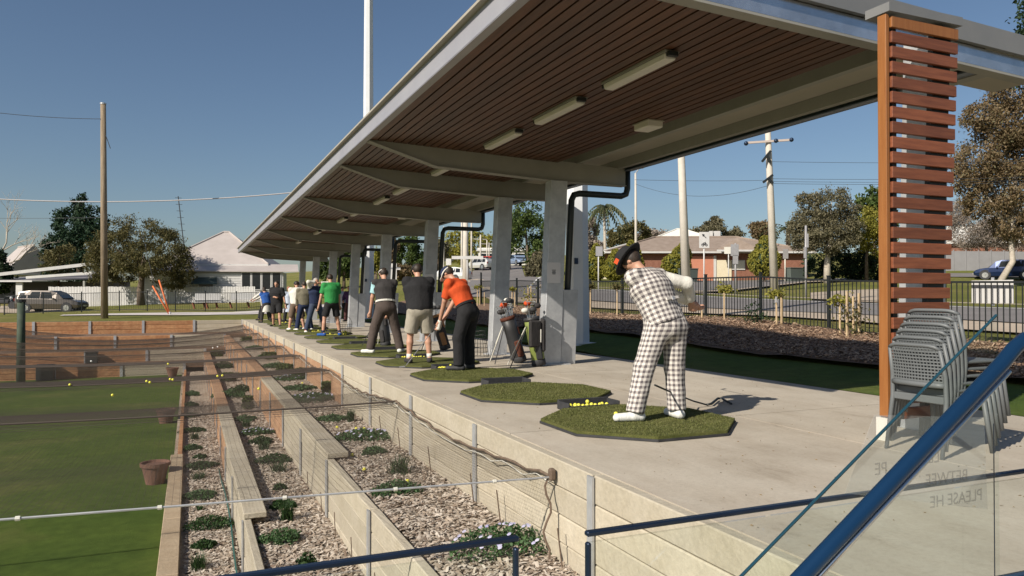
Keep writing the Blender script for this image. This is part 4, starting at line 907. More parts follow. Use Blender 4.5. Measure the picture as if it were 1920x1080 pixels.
figure('heavy golfer in black long shirt and pale grey shorts seen from behind', bb, 0.1, 1.80, bend=0.30, stance=0.36, feetdir=(0.1, -0.15), res=0.011, top=k_black, sleeve=0.8, bottom=k_stone, leg=0.47, shoe=k_char, hat=('cap', k_black, k_char), build=1.2, headtilt=0.6, sock=k_white)
bv = foot_mid((699, 664), (745, 659))
figure('golfer in dark sleeveless vest, aqua sleeves, white belt and brown trousers', bv, 0.05, 1.82, bend=0.28, stance=0.62, feetdir=(0.9, -0.5), res=0.011, top=k_aqua, sleeve=0.36, vest=k_char, bottom=k_brown, leg=0.99, shoe=k_shoe, hat=('cap', k_black, k_white), belt=k_white, tuck=True, headtilt=0.75, build=1.02, hands={-1: (-.26, .22, .80), 1: (.10, .28, .78)})
bg_ = foot_mid((610, 631), (632, 628))
figure('man in green tee shirt, black shorts and blue shoes looking down', bg_, -0.15, 1.86, bend=0.14, stance=0.50, feetdir=(0.6, -0.3), res=0.014, top=k_green, sleeve=0.42, bottom=k_black, leg=0.44, shoe=k_blue, headtilt=0.65, hands={-1: (-.33, .10, .80), 1: (.28, .15, .82)}, sock=k_navy)
bn = foot_mid((583, 627), (609, 613))
figure('man with both hands raised to his face in navy top with white sleeves', Vector((bn.x - .2, 25.4, .0)), PI * 0.92, 1.83, bend=0.02, stance=0.75, step=.1, feetdir=(0.3, -0.3), res=0.014, top=k_white, sleeve=0.92, vest=k_navy, bottom=cloth('slate_navy', (0.045, 0.06, 0.10)), leg=0.97, shoe=k_shoe, hairm=hair_g, headtilt=0.12, hands={-1: (-.06, .17, 1.58), 1: (.05, .17, 1.60)}, sock=k_red)
bo = at(562, 617, 'Z', 0.06)
figure('person in olive jumper and navy trousers walking away along the mats', Vector((bo.x + .15, bo.y, 0.0)), 0.15, 1.76, bend=0.08, stance=0.5, step=.16, feetdir=(0.5, 0), res=0.015, top=k_olive, sleeve=0.95, bottom=k_navy, leg=0.98, shoe=k_shoe, headtilt=0.5, hands={-1: (-.24, .2, .86), 1: (.25, .2, .86)})
bw = at(548, 616, 'Z', 0.06)
figure('man in white shirt and brown shorts standing on his mat, back turned', Vector((bw.x + .15, bw.y, .0)), 0.1, 1.82, bend=0.22, stance=0.5, res=0.015, top=k_white, sleeve=0.45, bottom=k_tan, leg=0.55, shoe=k_shoe, hat=('cap', k_navy, k_navy), headtilt=0.8, build=1.12)
bp_ = at(534, 606, 'Z', 0.0)
figure('person in pale blue dress and dark leggings beyond the man in black', Vector((bp_.x + .2, bp_.y, 0)), -0.2, 1.68, bend=0.10, stance=0.45, res=0.018, top=k_pale, sleeve=0.8, bottom=k_black, leg=0.97, skirt=k_pale, shoe=k_char, headtilt=0.4, hairm=cloth('hair_pink', (0.35, 0.16, 0.13)))
bt = at(514, 611, 'Z', 0.03)
figure('large man in black tee shirt and black shorts, one arm across his stomach', Vector((bt.x + .1, bt.y, 0)), PI * 1.15, 1.84, bend=0.03, stance=0.42, step=-.18, res=0.015, top=k_black, sleeve=0.45, bottom=k_black, leg=0.47, shoe=k_char, headtilt=0.25, build=1.25, hands={1: (-.05, .24, 1.12), -1: (-.36, .05, .80)})
bu = at(499, 604, 'Z', 0.03)
figure('person in white and blue top and dark trousers, second from the far end', Vector((bu.x, bu.y, 0)), -0.3, 1.70, bend=0.45, stance=0.45, res=0.018, top=k_white, sleeve=0.9, vest=k_blue, bottom=k_char, leg=0.96, skirt=k_white, shoe=k_black)
bz = at(490, 596.5, 'Z', 0.1)
figure('farthest golfer in dark trousers and navy vest with white sleeves', Vector((3.45, 39.6, 0)), -0.5, 1.76, bend=0.35, lean=0.12, stance=0.6, res=0.018, top=k_white, sleeve=0.9, vest=k_navy, bottom=k_black, leg=0.97, shoe=k_black, hands={-1: (-.45, .35, 1.05), 1: (-.3, .4, 1.0)})
for (px, py, lb, tp, bt_, rz_, yy) in ((641, 601, 'bystander in pale grey shirt and black trousers behind the green shirted man', k_pale, k_black, -0.4, None), (655, 603, 'bystander in dark purple top standing behind the galvanised column', cloth('purple', (0.07, 0.035, 0.10)), cloth('maroon', (0.09, 0.04, 0.04)), 0.6, None)):
    p = at(px, py, 'Z', 0.0); figure(lb, Vector((p.x, p.y, 0)), PI + rz_, 1.72, bend=0.05, stance=0.4, res=0.018, top=tp, sleeve=0.9, bottom=bt_, leg=0.97, shoe=k_char, headtilt=0.2, hands={-1: (-.2, .25, 1.0), 1: (.2, .25, 1.0)})

# ------------------------------------------------------------------ golf bags, baskets
def golf_bag(label, base, lean_dir, body, trim, n=9, hgt=0.80, ang=0.26, legs=True, towel=None):
    t = thing('golf_bag', label, 'golf bag', base); d = Vector((math.sin(lean_dir), math.cos(lean_dir), 0)); ax = (Vector((0, 0, 1)) * math.cos(ang) + d * math.sin(ang)).normalized(); sd = ax.cross(d).normalized(); nrm = sd.cross(ax); Rb = Matrix((sd, nrm, ax)).transposed()
    MB().lathe([(.095, 0), (.115, .03), (.12, .3), (.128, .6), (.135, hgt), (.118, hgt), (.11, hgt - .04)], 16, (0, 0, .02), Rb).build('body', body, t, smooth=True)
    MB().lathe([(.137, hgt - .05), (.142, hgt + .01)], 16, (0, 0, .02), Rb).build('collar', trim, t, smooth=True); MB().lathe([(.10, 0), (.122, .005), (.124, .10), (.118, .11)], 16, (0, 0, .015), Rb).build('foot_cap', rubber_m, t, smooth=True)
    for (sx, sz, w_, h_) in ((.125, .25, .10, .30), (-.125, .30, .10, .36), (.02, .56, .13, .16)):
        c = Rb @ Vector((sx * .8, -.085 if abs(sx) < .1 else -.02, sz)) + Vector((0, 0, .02)); MB().box(c, (w_ * .8, .11, h_), Rb).build('pocket', trim if sx > 0 else body, t, bevel=.02)
    if legs:
        for e in (-1, 1):
            a = ax * hgt * .88 - nrm * -.10 + sd * e * .07; g_ = d * .52 + sd * e * .28; MB().tube([a, Vector((g_.x, g_.y, .01 - t.location.z * 0))], .0085, 6).build('stand_leg', offwhite_m if e < 0 else rubber_m, t)
    rr = random.Random(int(base[0] * 100))
    for k in range(n):
        o = sd * rr.uniform(-.085, .085) + nrm * rr.uniform(-.085, .085); ln = hgt + rr.uniform(.12, .32); tip = ax * ln + o * 1.5; c = thing_club = MB().tube([ax * hgt * .8 + o, tip], .005, 5).build('club_shaft', galv_shiny, t)
        hd = (sd * rr.uniform(-1, 1) + d * rr.uniform(-1, .3)).normalized()
        if k % 3 == 0: MB().ball(tip + hd * .035, .056, 10, 7, (1.25, 1.0, .85)).build('head_cover', (rubber_m, k_white, k_char, k_red)[rr.randrange(4)], t, smooth=True)
        else: MB().bar(tip - hd * .01, tip + hd * .085, .05, .02).build('club_head', galv_shiny, t, bevel=.004)
    if towel: MB().box(ax * hgt * .70 + Vector((-.05, -.15, 0)), (.26, .07, .46), rz(.25)).build('jacket', towel, t, bevel=.03); MB().box(ax * hgt * .66 + Vector((.12, -.10, 0)), (.10, .09, .56), rz(.25)).build('jacket_sleeve', towel, t, bevel=.03); MB().box(ax * hgt * .66 + Vector((.04, -.19, 0)), (.018, .012, .22), rz(.25)).build('jacket_stripe', k_white, t)
    return t
k_lime = M('bag_lime', (0.15, 0.185, 0.04), (0.20, 0.24, 0.06), 0.5); k_bag = M('bag_black', (0.02, 0.02, 0.022), (0.035, 0.035, 0.037), 0.5)
golf_bag('black and lime golf bag draped with a dark jacket, nearest the first column', Vector((5.52, 11.62, 0)), -1.25, k_lime, k_bag, 14, 0.82, .16, True, k_char)
golf_bag('dark golf bag with rusty trim behind the lime one', Vector((5.50, 12.35, 0)), -1.35, k_bag, cloth('orange_trim', (0.10, 0.035, 0.022)), 16, 0.84, .30)
golf_bag('black golf bag with white legs between the two nearest columns', Vector((5.66, 12.85, 0)), -1.2, k_bag, k_char, 15, 0.84, .22)
pb = at(708, 652, 'Z', 0); golf_bag('black golf bag standing left of the golfer in the vest', Vector((pb.x + .2, pb.y, 0)), -0.6, k_bag, k_char, 9, 0.82, .18)
pb = at(838, 668, 'Z', 0); golf_bag('golf bag with brown handles behind the red golfer', Vector((5.25, 15.9, 0)), -1.2, k_char, cloth('bag_brown', (0.28, 0.15, 0.07)), 8, 0.8, .3)
def basket(label, base, h=0.32, r0=0.13, r1=0.18, fill=0, handle=True, flip=False):
    t = thing('wire_basket', label, 'basket', base)
    if flip: r0, r1 = r1, r0
    for k in range(7):
        u = k / 6; r_ = r0 + (r1 - r0) * u; MB().tube([(r_ * math.cos(a), r_ * math.sin(a), .01 + h * u) for a in np.linspace(0, 2 * PI, 17)], .004, 5, False).build('hoop', black_m, t)
    b = MB()
    for k in range(18):
        a = 2 * PI * k / 18; b.tube([(r0 * math.cos(a), r0 * math.sin(a), .01), (r1 * math.cos(a), r1 * math.sin(a), .01 + h)], .003, 4)
    b.build('wires', black_m, t)
    if handle: MB().tube([(r1 * math.cos(a), 0, h + r1 * 1.2 * math.sin(a)) for a in np.linspace(0, PI, 11)], .006, 6).build('handle', black_m, t)
    for k in range(fill):
        a = random.uniform(0, 6.28); q_ = random.uniform(0, r0 - .03); put_ball(Vector(base) + Vector((q_ * math.cos(a), q_ * math.sin(a), .035 + .04 * (k % 4))), 'yellow golf ball inside the wire basket by the green shirted man', 'balls in the wire basket')
    return t
basket('tall stack of black wire baskets behind the red golfer', Vector((5.32, 14.0, 0)), 0.50, 0.12, 0.20, 0, False, True)
pk = at(647, 631, 'Z', 0); basket('black wire basket half full of yellow balls by the green shirted man', Vector((pk.x, pk.y, 0)), 0.36, 0.17, 0.21, 22)
pk = at(598, 617, 'Z', 0); basket('empty wire basket between the green shirted man and the man with raised hands', Vector((pk.x + .2, pk.y, 0)), 0.4, 0.16, 0.2)

# ------------------------------------------------------------------ pots
for px, py, lb in ((291, 906, 'terracotta pot on the lawn edge, nearest of three'), (311, 793, 'terracotta pot on the lawn edge, middle of three'), (323, 706, 'terracotta pot on the lawn at the far wall')):
    p = at(px, py, 'Z', LW); t = thing('plant_pot', lb, 'pot', (p.x, p.y, LW), 0, 'terracotta pots along the lawn edge')
    MB().lathe([(.15, 0), (.215, .30), (.24, .30), (.245, .36), (.22, .36), (.205, .32)], 20).build('pot', terracotta, t, smooth=False); MB().lathe([(.20, .29), (.02, .30)], 16).build('soil', mulch_m, t)
# ------------------------------------------------------------------ foliage
def leaves(name, C, size, mat, parent, flat=0.0, aspect=0.5, droop=0.0, kind=None):
    n = len(C); a = RNG.normal(0, 1, (n, 3)); a[:, 2] *= (1 - flat); a[:, 2] -= droop; a /= np.linalg.norm(a, axis=1)[:, None]
    b = RNG.normal(0, 1, (n, 3)); b -= (b * a).sum(1)[:, None] * a; b /= np.linalg.norm(b, axis=1)[:, None]
    sz = (np.asarray(size) * RNG.uniform(0.65, 1.35, n))[:, None]; u = a * sz; v = b * sz * aspect
    nrm = np.cross(u, v); nrm /= np.linalg.norm(nrm, axis=1)[:, None] + 1e-9
    V = np.stack([C - u, C - v + nrm * sz * .12, C + u, C + v + nrm * sz * .12], 1).reshape(-1, 3)
    o = link(name, npmesh(name, V, np.arange(4 * n).reshape(-1, 4), mat), parent=parent); return tag(o, kind=kind) if kind else o
def crown_pts(clumps, n, sub=14, spread=0.30, hollow=0.55):
    vol = np.array([c[3] * c[4] * c[5] for c in clumps]); vol = vol ** (2 / 3); vol /= vol.sum(); out = []
    for c, w_ in zip(clumps, vol):
        m = max(8, int(n * w_)); ns = max(4, int(sub)); d = RNG.normal(0, 1, (ns, 3)); d /= np.linalg.norm(d, axis=1)[:, None]
        cc = d * (hollow + (1 - hollow) * RNG.random(ns) ** .5)[:, None] * .85; k = RNG.integers(0, ns, m); p = cc[k] + RNG.normal(0, spread * .5, (m, 3)); out.append(np.array(c[:3]) + p * np.array(c[3:6]))
    return np.concatenate(out)
def tree(name, label, cat, base, clumps, n, size, mat, trunk=None, bark=bark_m, group=None, sub=16, spread=.34, droop=0.0, limbs=True, hollow=.5, aspect=.5, core=None):
    t = thing(name, label, cat, base, 0, group)
    if trunk:
        r0, pts = trunk; b = MB(); b.tube(pts, [r0 * (1 - .55 * i / (len(pts) - 1)) for i in range(len(pts))], 9); top_ = Vector(pts[-1])
        mid = Vector(pts[len(pts) // 2])
        if limbs:
            for c in clumps:
                e = Vector(c[:3]); s_ = mid.lerp(top_, random.random()); m_ = s_.lerp(e, .5) + Vector((random.uniform(-.2, .2), random.uniform(-.2, .2), .15)) * (e - s_).length * .3
                b.tube([s_, m_, e + Vector((0, 0, c[5] * .3))], [r0 * .42, r0 * .26, r0 * .08], 6)
        b.build('trunk', bark, t, smooth=True)
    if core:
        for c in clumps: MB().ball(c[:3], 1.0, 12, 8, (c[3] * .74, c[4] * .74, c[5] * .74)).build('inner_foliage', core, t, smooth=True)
    leaves('crown', crown_pts(clumps, n, sub, spread, hollow), size, mat, t, droop=droop, aspect=aspect); return t
lf_dark = leafmat('leaf_dark_pine', [(0.012, 0.032, 0.018), (0.024, 0.052, 0.026), (0.038, 0.07, 0.032)], 0.2)
lf_brown = leafmat('leaf_olive_brown', [(0.065, 0.062, 0.024), (0.11, 0.098, 0.036), (0.16, 0.132, 0.052), (0.075, 0.085, 0.03)], 0.3)
lf_euc = leafmat('leaf_euc', [(0.1, 0.095, 0.055), (0.16, 0.145, 0.085), (0.22, 0.195, 0.12)], 0.3)
lf_gold = leafmat('leaf_gold_green', [(0.17, 0.17, 0.028), (0.26, 0.245, 0.042), (0.34, 0.31, 0.065)], 0.3)
lf_green = leafmat('leaf_green', [(0.04, 0.07, 0.018), (0.075, 0.115, 0.028), (0.12, 0.155, 0.042)], 0.3)
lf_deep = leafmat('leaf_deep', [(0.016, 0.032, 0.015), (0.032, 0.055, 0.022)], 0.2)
lf_rust = leafmat('leaf_rust', [(0.12, 0.085, 0.05), (0.19, 0.135, 0.072), (0.25, 0.18, 0.10), (0.15, 0.14, 0.075)], 0.3)
lf_grey = leafmat('leaf_grey_twig', [(0.2, 0.16, 0.13), (0.28, 0.235, 0.195), (0.36, 0.3, 0.25)], 0.15)
lf_cover = leafmat('leaf_cover', [(0.03, 0.075, 0.025), (0.055, 0.12, 0.04), (0.095, 0.165, 0.065), (0.07, 0.12, 0.06)], .25)
lf_dkcov = leafmat('leaf_dark_cover', [(0.018, 0.045, 0.016), (0.035, 0.075, 0.024), (0.055, 0.10, 0.03)], .25)
petal = leafmat('petal', [(0.52, 0.50, 0.72), (0.66, 0.65, 0.80), (0.45, 0.42, 0.68)], .3)
n_ = 700; _lx = RNG.uniform(2.7, 7.5, n_); _ly = 2.6 * (28 / 2.6) ** RNG.random(n_); _kp = ~((np.abs(_lx - MATX) < .95) & (np.min(np.abs(_ly[:, None] - np.array(MATY)), 1) < .95))
litter = leaves('dry_leaf_litter', np.c_[_lx, _ly, np.full(n_, .004)][_kp], .009, leafmat('dry_leaf', [(.16, .11, .06), (.28, .21, .12), (.10, .09, .05)], 0), plat, flat=.93, aspect=.45, kind='stuff')
# plants in the mulch beds: (px, py, width px, height m, kind)
BX = {1: (B1, 'upper'), 2: (B2, 'middle'), 3: (B3, 'lowest')}
plants = [(1, 745, 926, 90, .13, 'cover'), (1, 940, 1035, 190, .20, 'flower'), (1, 683, 824, 110, .14, 'flower'), (1, 700, 853, 46, .10, 'cover'), (1, 748, 890, 60, .22, 'tuft'), (1, 622, 790, 60, .10, 'cover'), (1, 657, 792, 22, .22, 'tuft'),
          (1, 585, 752, 110, .16, 'flower'), (1, 560, 732, 60, .12, 'cover'), (1, 625, 745, 26, .3, 'shrub'), (1, 640, 708, 34, .25, 'shrub'), (1, 548, 712, 70, .12, 'flower'), (1, 520, 690, 60, .15, 'cover'), (1, 585, 695, 50, .18, 'shrub'), (1, 505, 672, 46, .15, 'cover'), (1, 480, 655, 40, .15, 'cover'), (1, 540, 672, 40, .2, 'shrub'), (1, 470, 640, 30, .2, 'shrub'),
          (2, 527, 1018, 75, .15, 'cover'), (2, 531, 954, 46, .13, 'dark'), (2, 537, 978, 34, .26, 'tuft'), (2, 525, 921, 24, .10, 'dark'), (2, 513, 868, 64, .14, 'dark'), (2, 522, 886, 38, .16, 'tuft'), (2, 490, 833, 42, .14, 'dark'), (2, 495, 845, 26, .18, 'tuft'), (2, 480, 815, 62, .13, 'flower'), (2, 458, 790, 46, .12, 'cover'), (2, 462, 802, 24, .18, 'tuft'), (2, 465, 768, 28, .3, 'shrub'), (2, 575, 1072, 44, .18, 'dark'), (2, 432, 745, 60, .2, 'cover'), (2, 452, 735, 40, .2, 'dark'), (2, 428, 715, 44, .25, 'shrub'), (2, 420, 690, 36, .25, 'dark'), (2, 408, 668, 30, .25, 'shrub'),
          (3, 393, 990, 84, .16, 'dark'), (3, 383, 1030, 44, .12, 'dark'), (3, 376, 935, 60, .13, 'cover'), (3, 375, 958, 20, .08, 'tuft'), (3, 372, 900, 40, .14, 'tuft'), (3, 377, 878, 60, .12, 'dark'), (3, 376, 861, 24, .1, 'dark'), (3, 360, 845, 32, .13, 'cover'), (3, 365, 825, 22, .18, 'tuft'), (3, 362, 810, 46, .1, 'dark'), (3, 352, 783, 30, .12, 'dark'), (3, 352, 765, 26, .18, 'dark'), (3, 350, 742, 30, .15, 'cover'), (3, 372, 1070, 40, .2, 'tuft')]
kinds = {'cover': 'low green creeping plant', 'dark': 'low dark green cushion plant', 'flower': 'spreading green plant with pale lilac flowers', 'tuft': 'fine grey green grass tuft', 'shrub': 'small upright leafy shrub'}
cnt = {}
for (b_, px, py, wpx, hm, kd) in plants:
    z, bn_ = BX[b_]; p = at(px, py, 'Z', z); dep = p.x * -SA + p.y * CA; rad = wpx * dep / F / 2; ky = (b_, kd); cnt[ky] = cnt.get(ky, 0) + 1
    xl, xr = {1: (X2 + .1, PLAT_X0), 2: (X3 + .1, X2), 3: (X4 + .25, X3)}[b_]; rad = min(rad, .46)
    t = thing('bed_plant', '%s in the %s bed, %s from the camera' % (kinds[kd], bn_, ordn[cnt[ky] - 1]), 'plant', (min(max(p.x, xl + rad * .55), xr - rad * .55), p.y, z), 0, 'plants in the terraced mulch beds')
    if kd == 'tuft':
        n = 110; V = []; 
        for i in range(n):
            a = random.uniform(0, 6.28); rr = rad * random.uniform(.3, 1.1); tip = Vector((rr * math.cos(a), rr * math.sin(a), hm * random.uniform(.5, 1))); wv = Vector((-math.sin(a), math.cos(a), 0)) * .004; b0 = Vector((random.uniform(-.6, .6) * rad, random.uniform(-.6, .6) * rad, 0)); tip = tip + b0 * .6; md = b0.lerp(tip, .55) + Vector((0, 0, hm * .12)); V += [b0 - wv, b0 + wv, md + wv, md - wv, md - wv, md + wv, tip + wv * .3, tip - wv * .3]
        link('blades', npmesh('blades', [tuple(v) for v in V], np.arange(len(V)).reshape(-1, 4), lf_dkcov), parent=t)
    else:
        n = int(420 + 2600 * rad); a = RNG.uniform(0, 2 * PI, n); rr = rad * np.sqrt(RNG.random(n)) * (1 + .18 * np.sin(3 * a + px)); up = RNG.random(n) * hm * (1.1 - .6 * rr / rad)
        if kd == 'shrub': rr *= (1 - .7 * up / hm) * .8; up = RNG.random(n) * hm
        leaves('foliage', np.c_[rr * np.cos(a), rr * np.sin(a) * .75, up + .01], .016 + .008 * (kd == 'shrub') + .006 * min(1, max(0, (dep - 8) / 8)), {'cover': lf_cover, 'dark': lf_dkcov, 'flower': lf_cover, 'shrub': lf_green}[kd], t, aspect=.6)
        if kd == 'flower':
            m = 26; fl = MB()
            for i in range(m):
                an = random.uniform(0, 6.28); q_ = rad * math.sqrt(random.random()); c = Vector((q_ * math.cos(an), q_ * math.sin(an) * .75, hm * (1.05 - .5 * q_ / rad) + .01)); r_ = .019; fl.add([c + Vector((r_ * math.cos(t_), r_ * math.sin(t_) * .8, r_ * .5 * math.sin(t_ + 1))) for t_ in np.linspace(0, 2 * PI, 6)[:-1]] + [c + Vector((0, 0, .004))], [(i_, (i_ + 1) % 5, 5) for i_ in range(5)])
            tag(fl.build('flowers', petal, t), kind='stuff')
for k, y in enumerate([4.75, 5.9, 6.55, 7.9, 9.2, 10.2]):
    t = thing('marker_stick', 'thin dark stick standing against the platform wall, %s from the camera' % ordn[k], 'stick', (2.44, y, B1), 0, 'thin sticks along the platform wall'); MB().tube([(0, 0, 0), (-.03, .02, .30)], .006, 5).build('stick', rope_m, t)
for k, y in enumerate([6.2, 7.2, 8.1, 9.0, 10.1]):
    t = thing('marker_stick', 'thin dark stick standing against the middle bed wall, %s from the camera' % ordn[k], 'stick', (1.44, y, B2), 0, 'thin sticks along the middle wall'); MB().tube([(0, 0, 0), (-.01, .02, .28)], .005, 5).build('stick', rope_m, t)
hs = thing('garden_hose', 'thin green hose lying along the foot of the low sleeper wall', 'hose', (X3 - .06, 8, B3)); MB().tube([(.02 * math.sin(i), (i - 4) * .9, .03 + .02 * (i % 2)) for i in range(12)], .012, 6).build('hose', M('hose_green', (0.02, 0.10, 0.085), None, .4), hs, smooth=True)

# ------------------------------------------------------------------ fences
def bar_fence(label, pts, h=1.22, bar=0.105, extra=None, mat=black_m, cat='fence', bars=True, dzf=None):
    t = thing('bar_fence', label, cat, pts[0]); o = Vector(pts[0])
    for p in pts:
        MB().box(Vector(p) - o + Vector((0, 0, h / 2 + .02)), (.062, .062, h + .10)).build('post', mat, t); MB().box(Vector(p) - o + Vector((0, 0, h + .08)), (.075, .075, .02)).build('post_cap', mat, t)
    for a, b in zip(pts[:-1], pts[1:]):
        a, b = Vector(a) - o, Vector(b) - o
        for zz in (h - .02, .10): MB().bar(a + Vector((0, 0, zz)), b + Vector((0, 0, zz)), .036, .038).build('rail', mat, t)
        if bars:
            n = int((b - a).length / bar); m = MB()
            for i in range(1, n):
                q_ = a.lerp(b, i / n); m.box(q_ + Vector((0, 0, h / 2 + .04)), (.015, .015, h - .14))
            tag(m.build('bars', mat, t), kind='stuff')
    return t
fy = [3.9 + 2.2 * i for i in range(15)]
bar_fence('black metal bar fence along the mulch bed by the road', [(13.3, y, tz(13.3, y)) for y in fy])
for i, (pa, pb_) in enumerate((((13.3, 34.7), (13.9, 36.3)),)):
    bar_fence('tall black wire gate frame at the far end of the roadside fence', [(pa[0], pa[1], tz(*pa)), (pb_[0], pb_[1], tz(*pb_))], 1.5, bars=False, cat='gate')
lp = [W(x, y, 47.0) for x, y in ((8, 590), (81, 588), (153, 586), (224, 585), (276, 584), (329, 584), (385, 585), (443, 586), (500, 586), (560, 586))]
bar_fence('black metal bar fence across the far grass before the white paling fence', [(p.x, p.y, tz(p.x, p.y)) for p in lp])
# white paling fence
a_, b_ = W(92, 575, 63), W(480, 572, 61); t = thing('paling_fence', 'white timber paling fence behind the far grass', 'fence', (a_.x, a_.y, tz(a_.x, a_.y) - .1)); d = b_ - a_; n = 130; pm = MB().box((0, 0, .84), (.105, .025, 1.68)).mesh('paling', white_m); an = math.atan2(d.y, d.x)
for i in range(n): link('paling', pm, parent=t, loc=Vector((d.x * i / n, d.y * i / n, random.uniform(-.02, .02) + .1)), rot=(0, 0, an))
for zz in (.4, 1.3): MB().bar(Vector((-.0, .05, zz)), Vector((d.x, d.y + .05, zz)), .08, .05).build('rail', white_m, t)
# long grey boundary fence behind the blue car
a_, b_ = W(1765, 508, 68), W(2100, 512, 66); t = thing('panel_fence', 'long plain grey panel fence behind the blue car', 'fence', (a_.x, a_.y, a_.z - .1)); d = b_ - a_; pl = d.length; npn = 14
for i in range(npn):
    q0, q1 = d * (i / npn), d * ((i + 1) / npn - .001); MB().bar(q0 + Vector((0, 0, .95)), q1 + Vector((0, 0, .95)), 0.03, 1.95, (0, 0, 1)).build('panel', fence_grey, t)
for i in range(npn + 1): MB().box(d * (i / npn) + Vector((0, 0, 1.0)), (.07, .07, 2.1)).build('post', fence_grey, t)
# white board on the fence
p0 = at(1810, 526, 'X', 13.24); p1 = at(1888, 569, 'X', 13.24); t = thing('blank_board', 'blank white board fixed behind the fence at right', 'board', (13.42, (p0.y + p1.y) / 2, p1.z)); MB().box((0, 0, (p0.z - p1.z) / 2), (.02, abs(p0.y - p1.y), p0.z - p1.z)).build('board', white_m, t); MB().box((.02, 0, (p0.z - p1.z) / 2), (.02, .05, p0.z - p1.z + .1)).build('backing_post', galv, t)

# ------------------------------------------------------------------ young standard plants with stakes in the mulch bed
rs = [(1107, 594, 533, .17, 'brown'), (1157, 600, 533, .18, 'brown'), (1240, 597, 560, .1, 'none'), (1358, 615, 536, .19, 'green'), (1316, 626, 580, .1, 'none'), (1456, 631, 546, .17, 'green'), (1418, 634, 610, .12, 'low'), (1575, 652, 556, .22, 'green'), (1600, 655, 546, .2, 'bush'), (990, 588, 534, .24, 'sparse'), (960, 585, 540, .12, 'green'), (895, 572, 536, .18, 'green'), (908, 574, 545, .05, 'none')]
desc = ['pale stem with brown rounded head, first right of the white tower', 'pale stem with brown rounded head, second right of the white tower', 'bare stake hidden by the checked golfer', 'leafy standard plant just right of the checked golfer', 'short bare stake near the golfer knees', 'staked plant with white tag between fence posts', 'low dark shrub at the shadow edge', 'reddish stem with green head left of the timber screen', 'tangled rose bush with two stakes beside the timber screen', 'sparse pale leafed sapling between the columns', 'short staked sapling beside the golf bags', 'small leafy sapling right of the red golfer', 'short stake right of the red golfer']
for (px, pb2, pt, rad, kd), lb in zip(rs, desc):
    X = 12.75 if px > 1000 else 12.6
    p = at(px, pb2, 'X', X); zt = at(px, pt, 'X', X).z; zb = tz(X, p.y) + .03; H_ = max(.3, zt - zb); t = thing('staked_plant', lb, 'plant', (X, p.y, zb), 0, 'young plants in the mulch bed')
    if kd != 'low': MB().tube([(0, 0, 0), (.01, .01, H_ * .9)], .022, 6).build('stem', stake_m, t)
    if kd in ('bush', 'green', 'sparse') and px not in (1358, 1575): MB().box((.10, -.06, H_ * .48), (.035, .035, H_ * .96)).build('stake', stake_m, t)
    if kd == 'bush': MB().box((-.12, .05, H_ * .5), (.035, .035, H_)).build('stake', stake_m, t)
    if kd in ('brown', 'green'): C = RNG.normal(0, 1, (150, 3)) * np.array([rad, rad, rad * .55]) * .55 + np.array([0, 0, H_ - rad * .4])
    elif kd == 'sparse': C = RNG.normal(0, 1, (130, 3)) * np.array([.28, .28, .30]) * .6 + np.array([0, 0, H_ * .62])
    elif kd == 'bush': C = RNG.normal(0, 1, (190, 3)) * np.array([.25, .3, .35]) * .6 + np.array([0, 0, H_ * .45])
    elif kd == 'low': C = np.abs(RNG.normal(0, 1, (200, 3))) * np.array([.12, .12, .26]) * np.sign(RNG.normal(0, 1, (200, 3)) * np.array([1, 1, 0]) + np.array([0, 0, 1]))
    else: C = None
    if C is not None: leaves('foliage', C, .045, {'brown': lf_brown, 'green': lf_gold, 'sparse': lf_gold, 'bush': lf_brown, 'low': lf_deep}[kd], t)
    if px == 1456: MB().box((-.05, -.05, H_ * .78), (.06, .01, .14)).build('tag', white_m, t)

# ------------------------------------------------------------------ light towers, poles and wires
def tower(label, x, y, h, r):
    t = thing('light_tower', label, 'light pole', (x, y, -.03)); MB().tube([(0, 0, .12), (0, 0, h)], [r, r * .45], 8).build('pole', steel_white, t); MB().box((0, 0, .07), (r * 3.4, r * 3.4, .10)).build('base_flange', steel_white, t); MB().box((0, 0, .13), (r * 2.4, r * 2.4, .06)).build('base_collar', steel_white, t)
    MB().box((-r * .55, -r * .9, 2.05), (.09, .02, .14)).build('label_plate', bar_dark, t); return t
tower('thick pale octagonal light tower beside the first column', 8.35, 15.5, 3.4 if False else 16.0, 0.30)
d_ = ray(690, 556); Yt = 8.35 * d_.y / d_.x; tower('tall pale light tower rising above the roof far along the shelter', 8.35, Yt, 30.0, 0.32)
def pole(label, px, yb, yt, dep, r0, r1, mat, xt=None, cat='power pole'):
    b = W(px, yb, dep); tp = W(xt if xt is not None else px, yt, dep); zb = min(b.z, tz(b.x, b.y)); t = thing('utility_pole', label, cat, (b.x, b.y, zb)); o = t.location; MB().tube([Vector((0, 0, 0)), tp - o], [r0, r1], 12).build('pole', mat, t, smooth=True); return t, tp, b
tp_, P1, _b = pole('weathered timber pole on the grass above the orange walls', 196, 598, 195, 38.6, .18, .13, wood_pole, 193.5)
MB().tube([P1 - tp_.location + Vector((0, 0, -.02)), P1 - tp_.location + Vector((0, 0, .05))], .15, 12).build('pole_cap', galv, tp_)
MB().tube([P1 - tp_.location + Vector((.12, -.1, -1.6)), P1 - tp_.location + Vector((.35, -.1, -2.3))], .02, 5).build('loose_wire', wire_m, tp_)
pole('pale concrete pole behind the checked golfer', 1287, 522, 205, 40, .25, .17, pole_conc, 1274)
tq, P2, _b = pole('pale power pole with cross arms near the house', 1452, 528, 180, 44, .24, .15, pole_conc, 1437)
oq = tq.location
def arm(name, mat, a, b, dep, wd=.12, th=.12): MB().bar(W(*a, dep) - oq, W(*b, dep) - oq, wd, th).build(name, mat, tq)
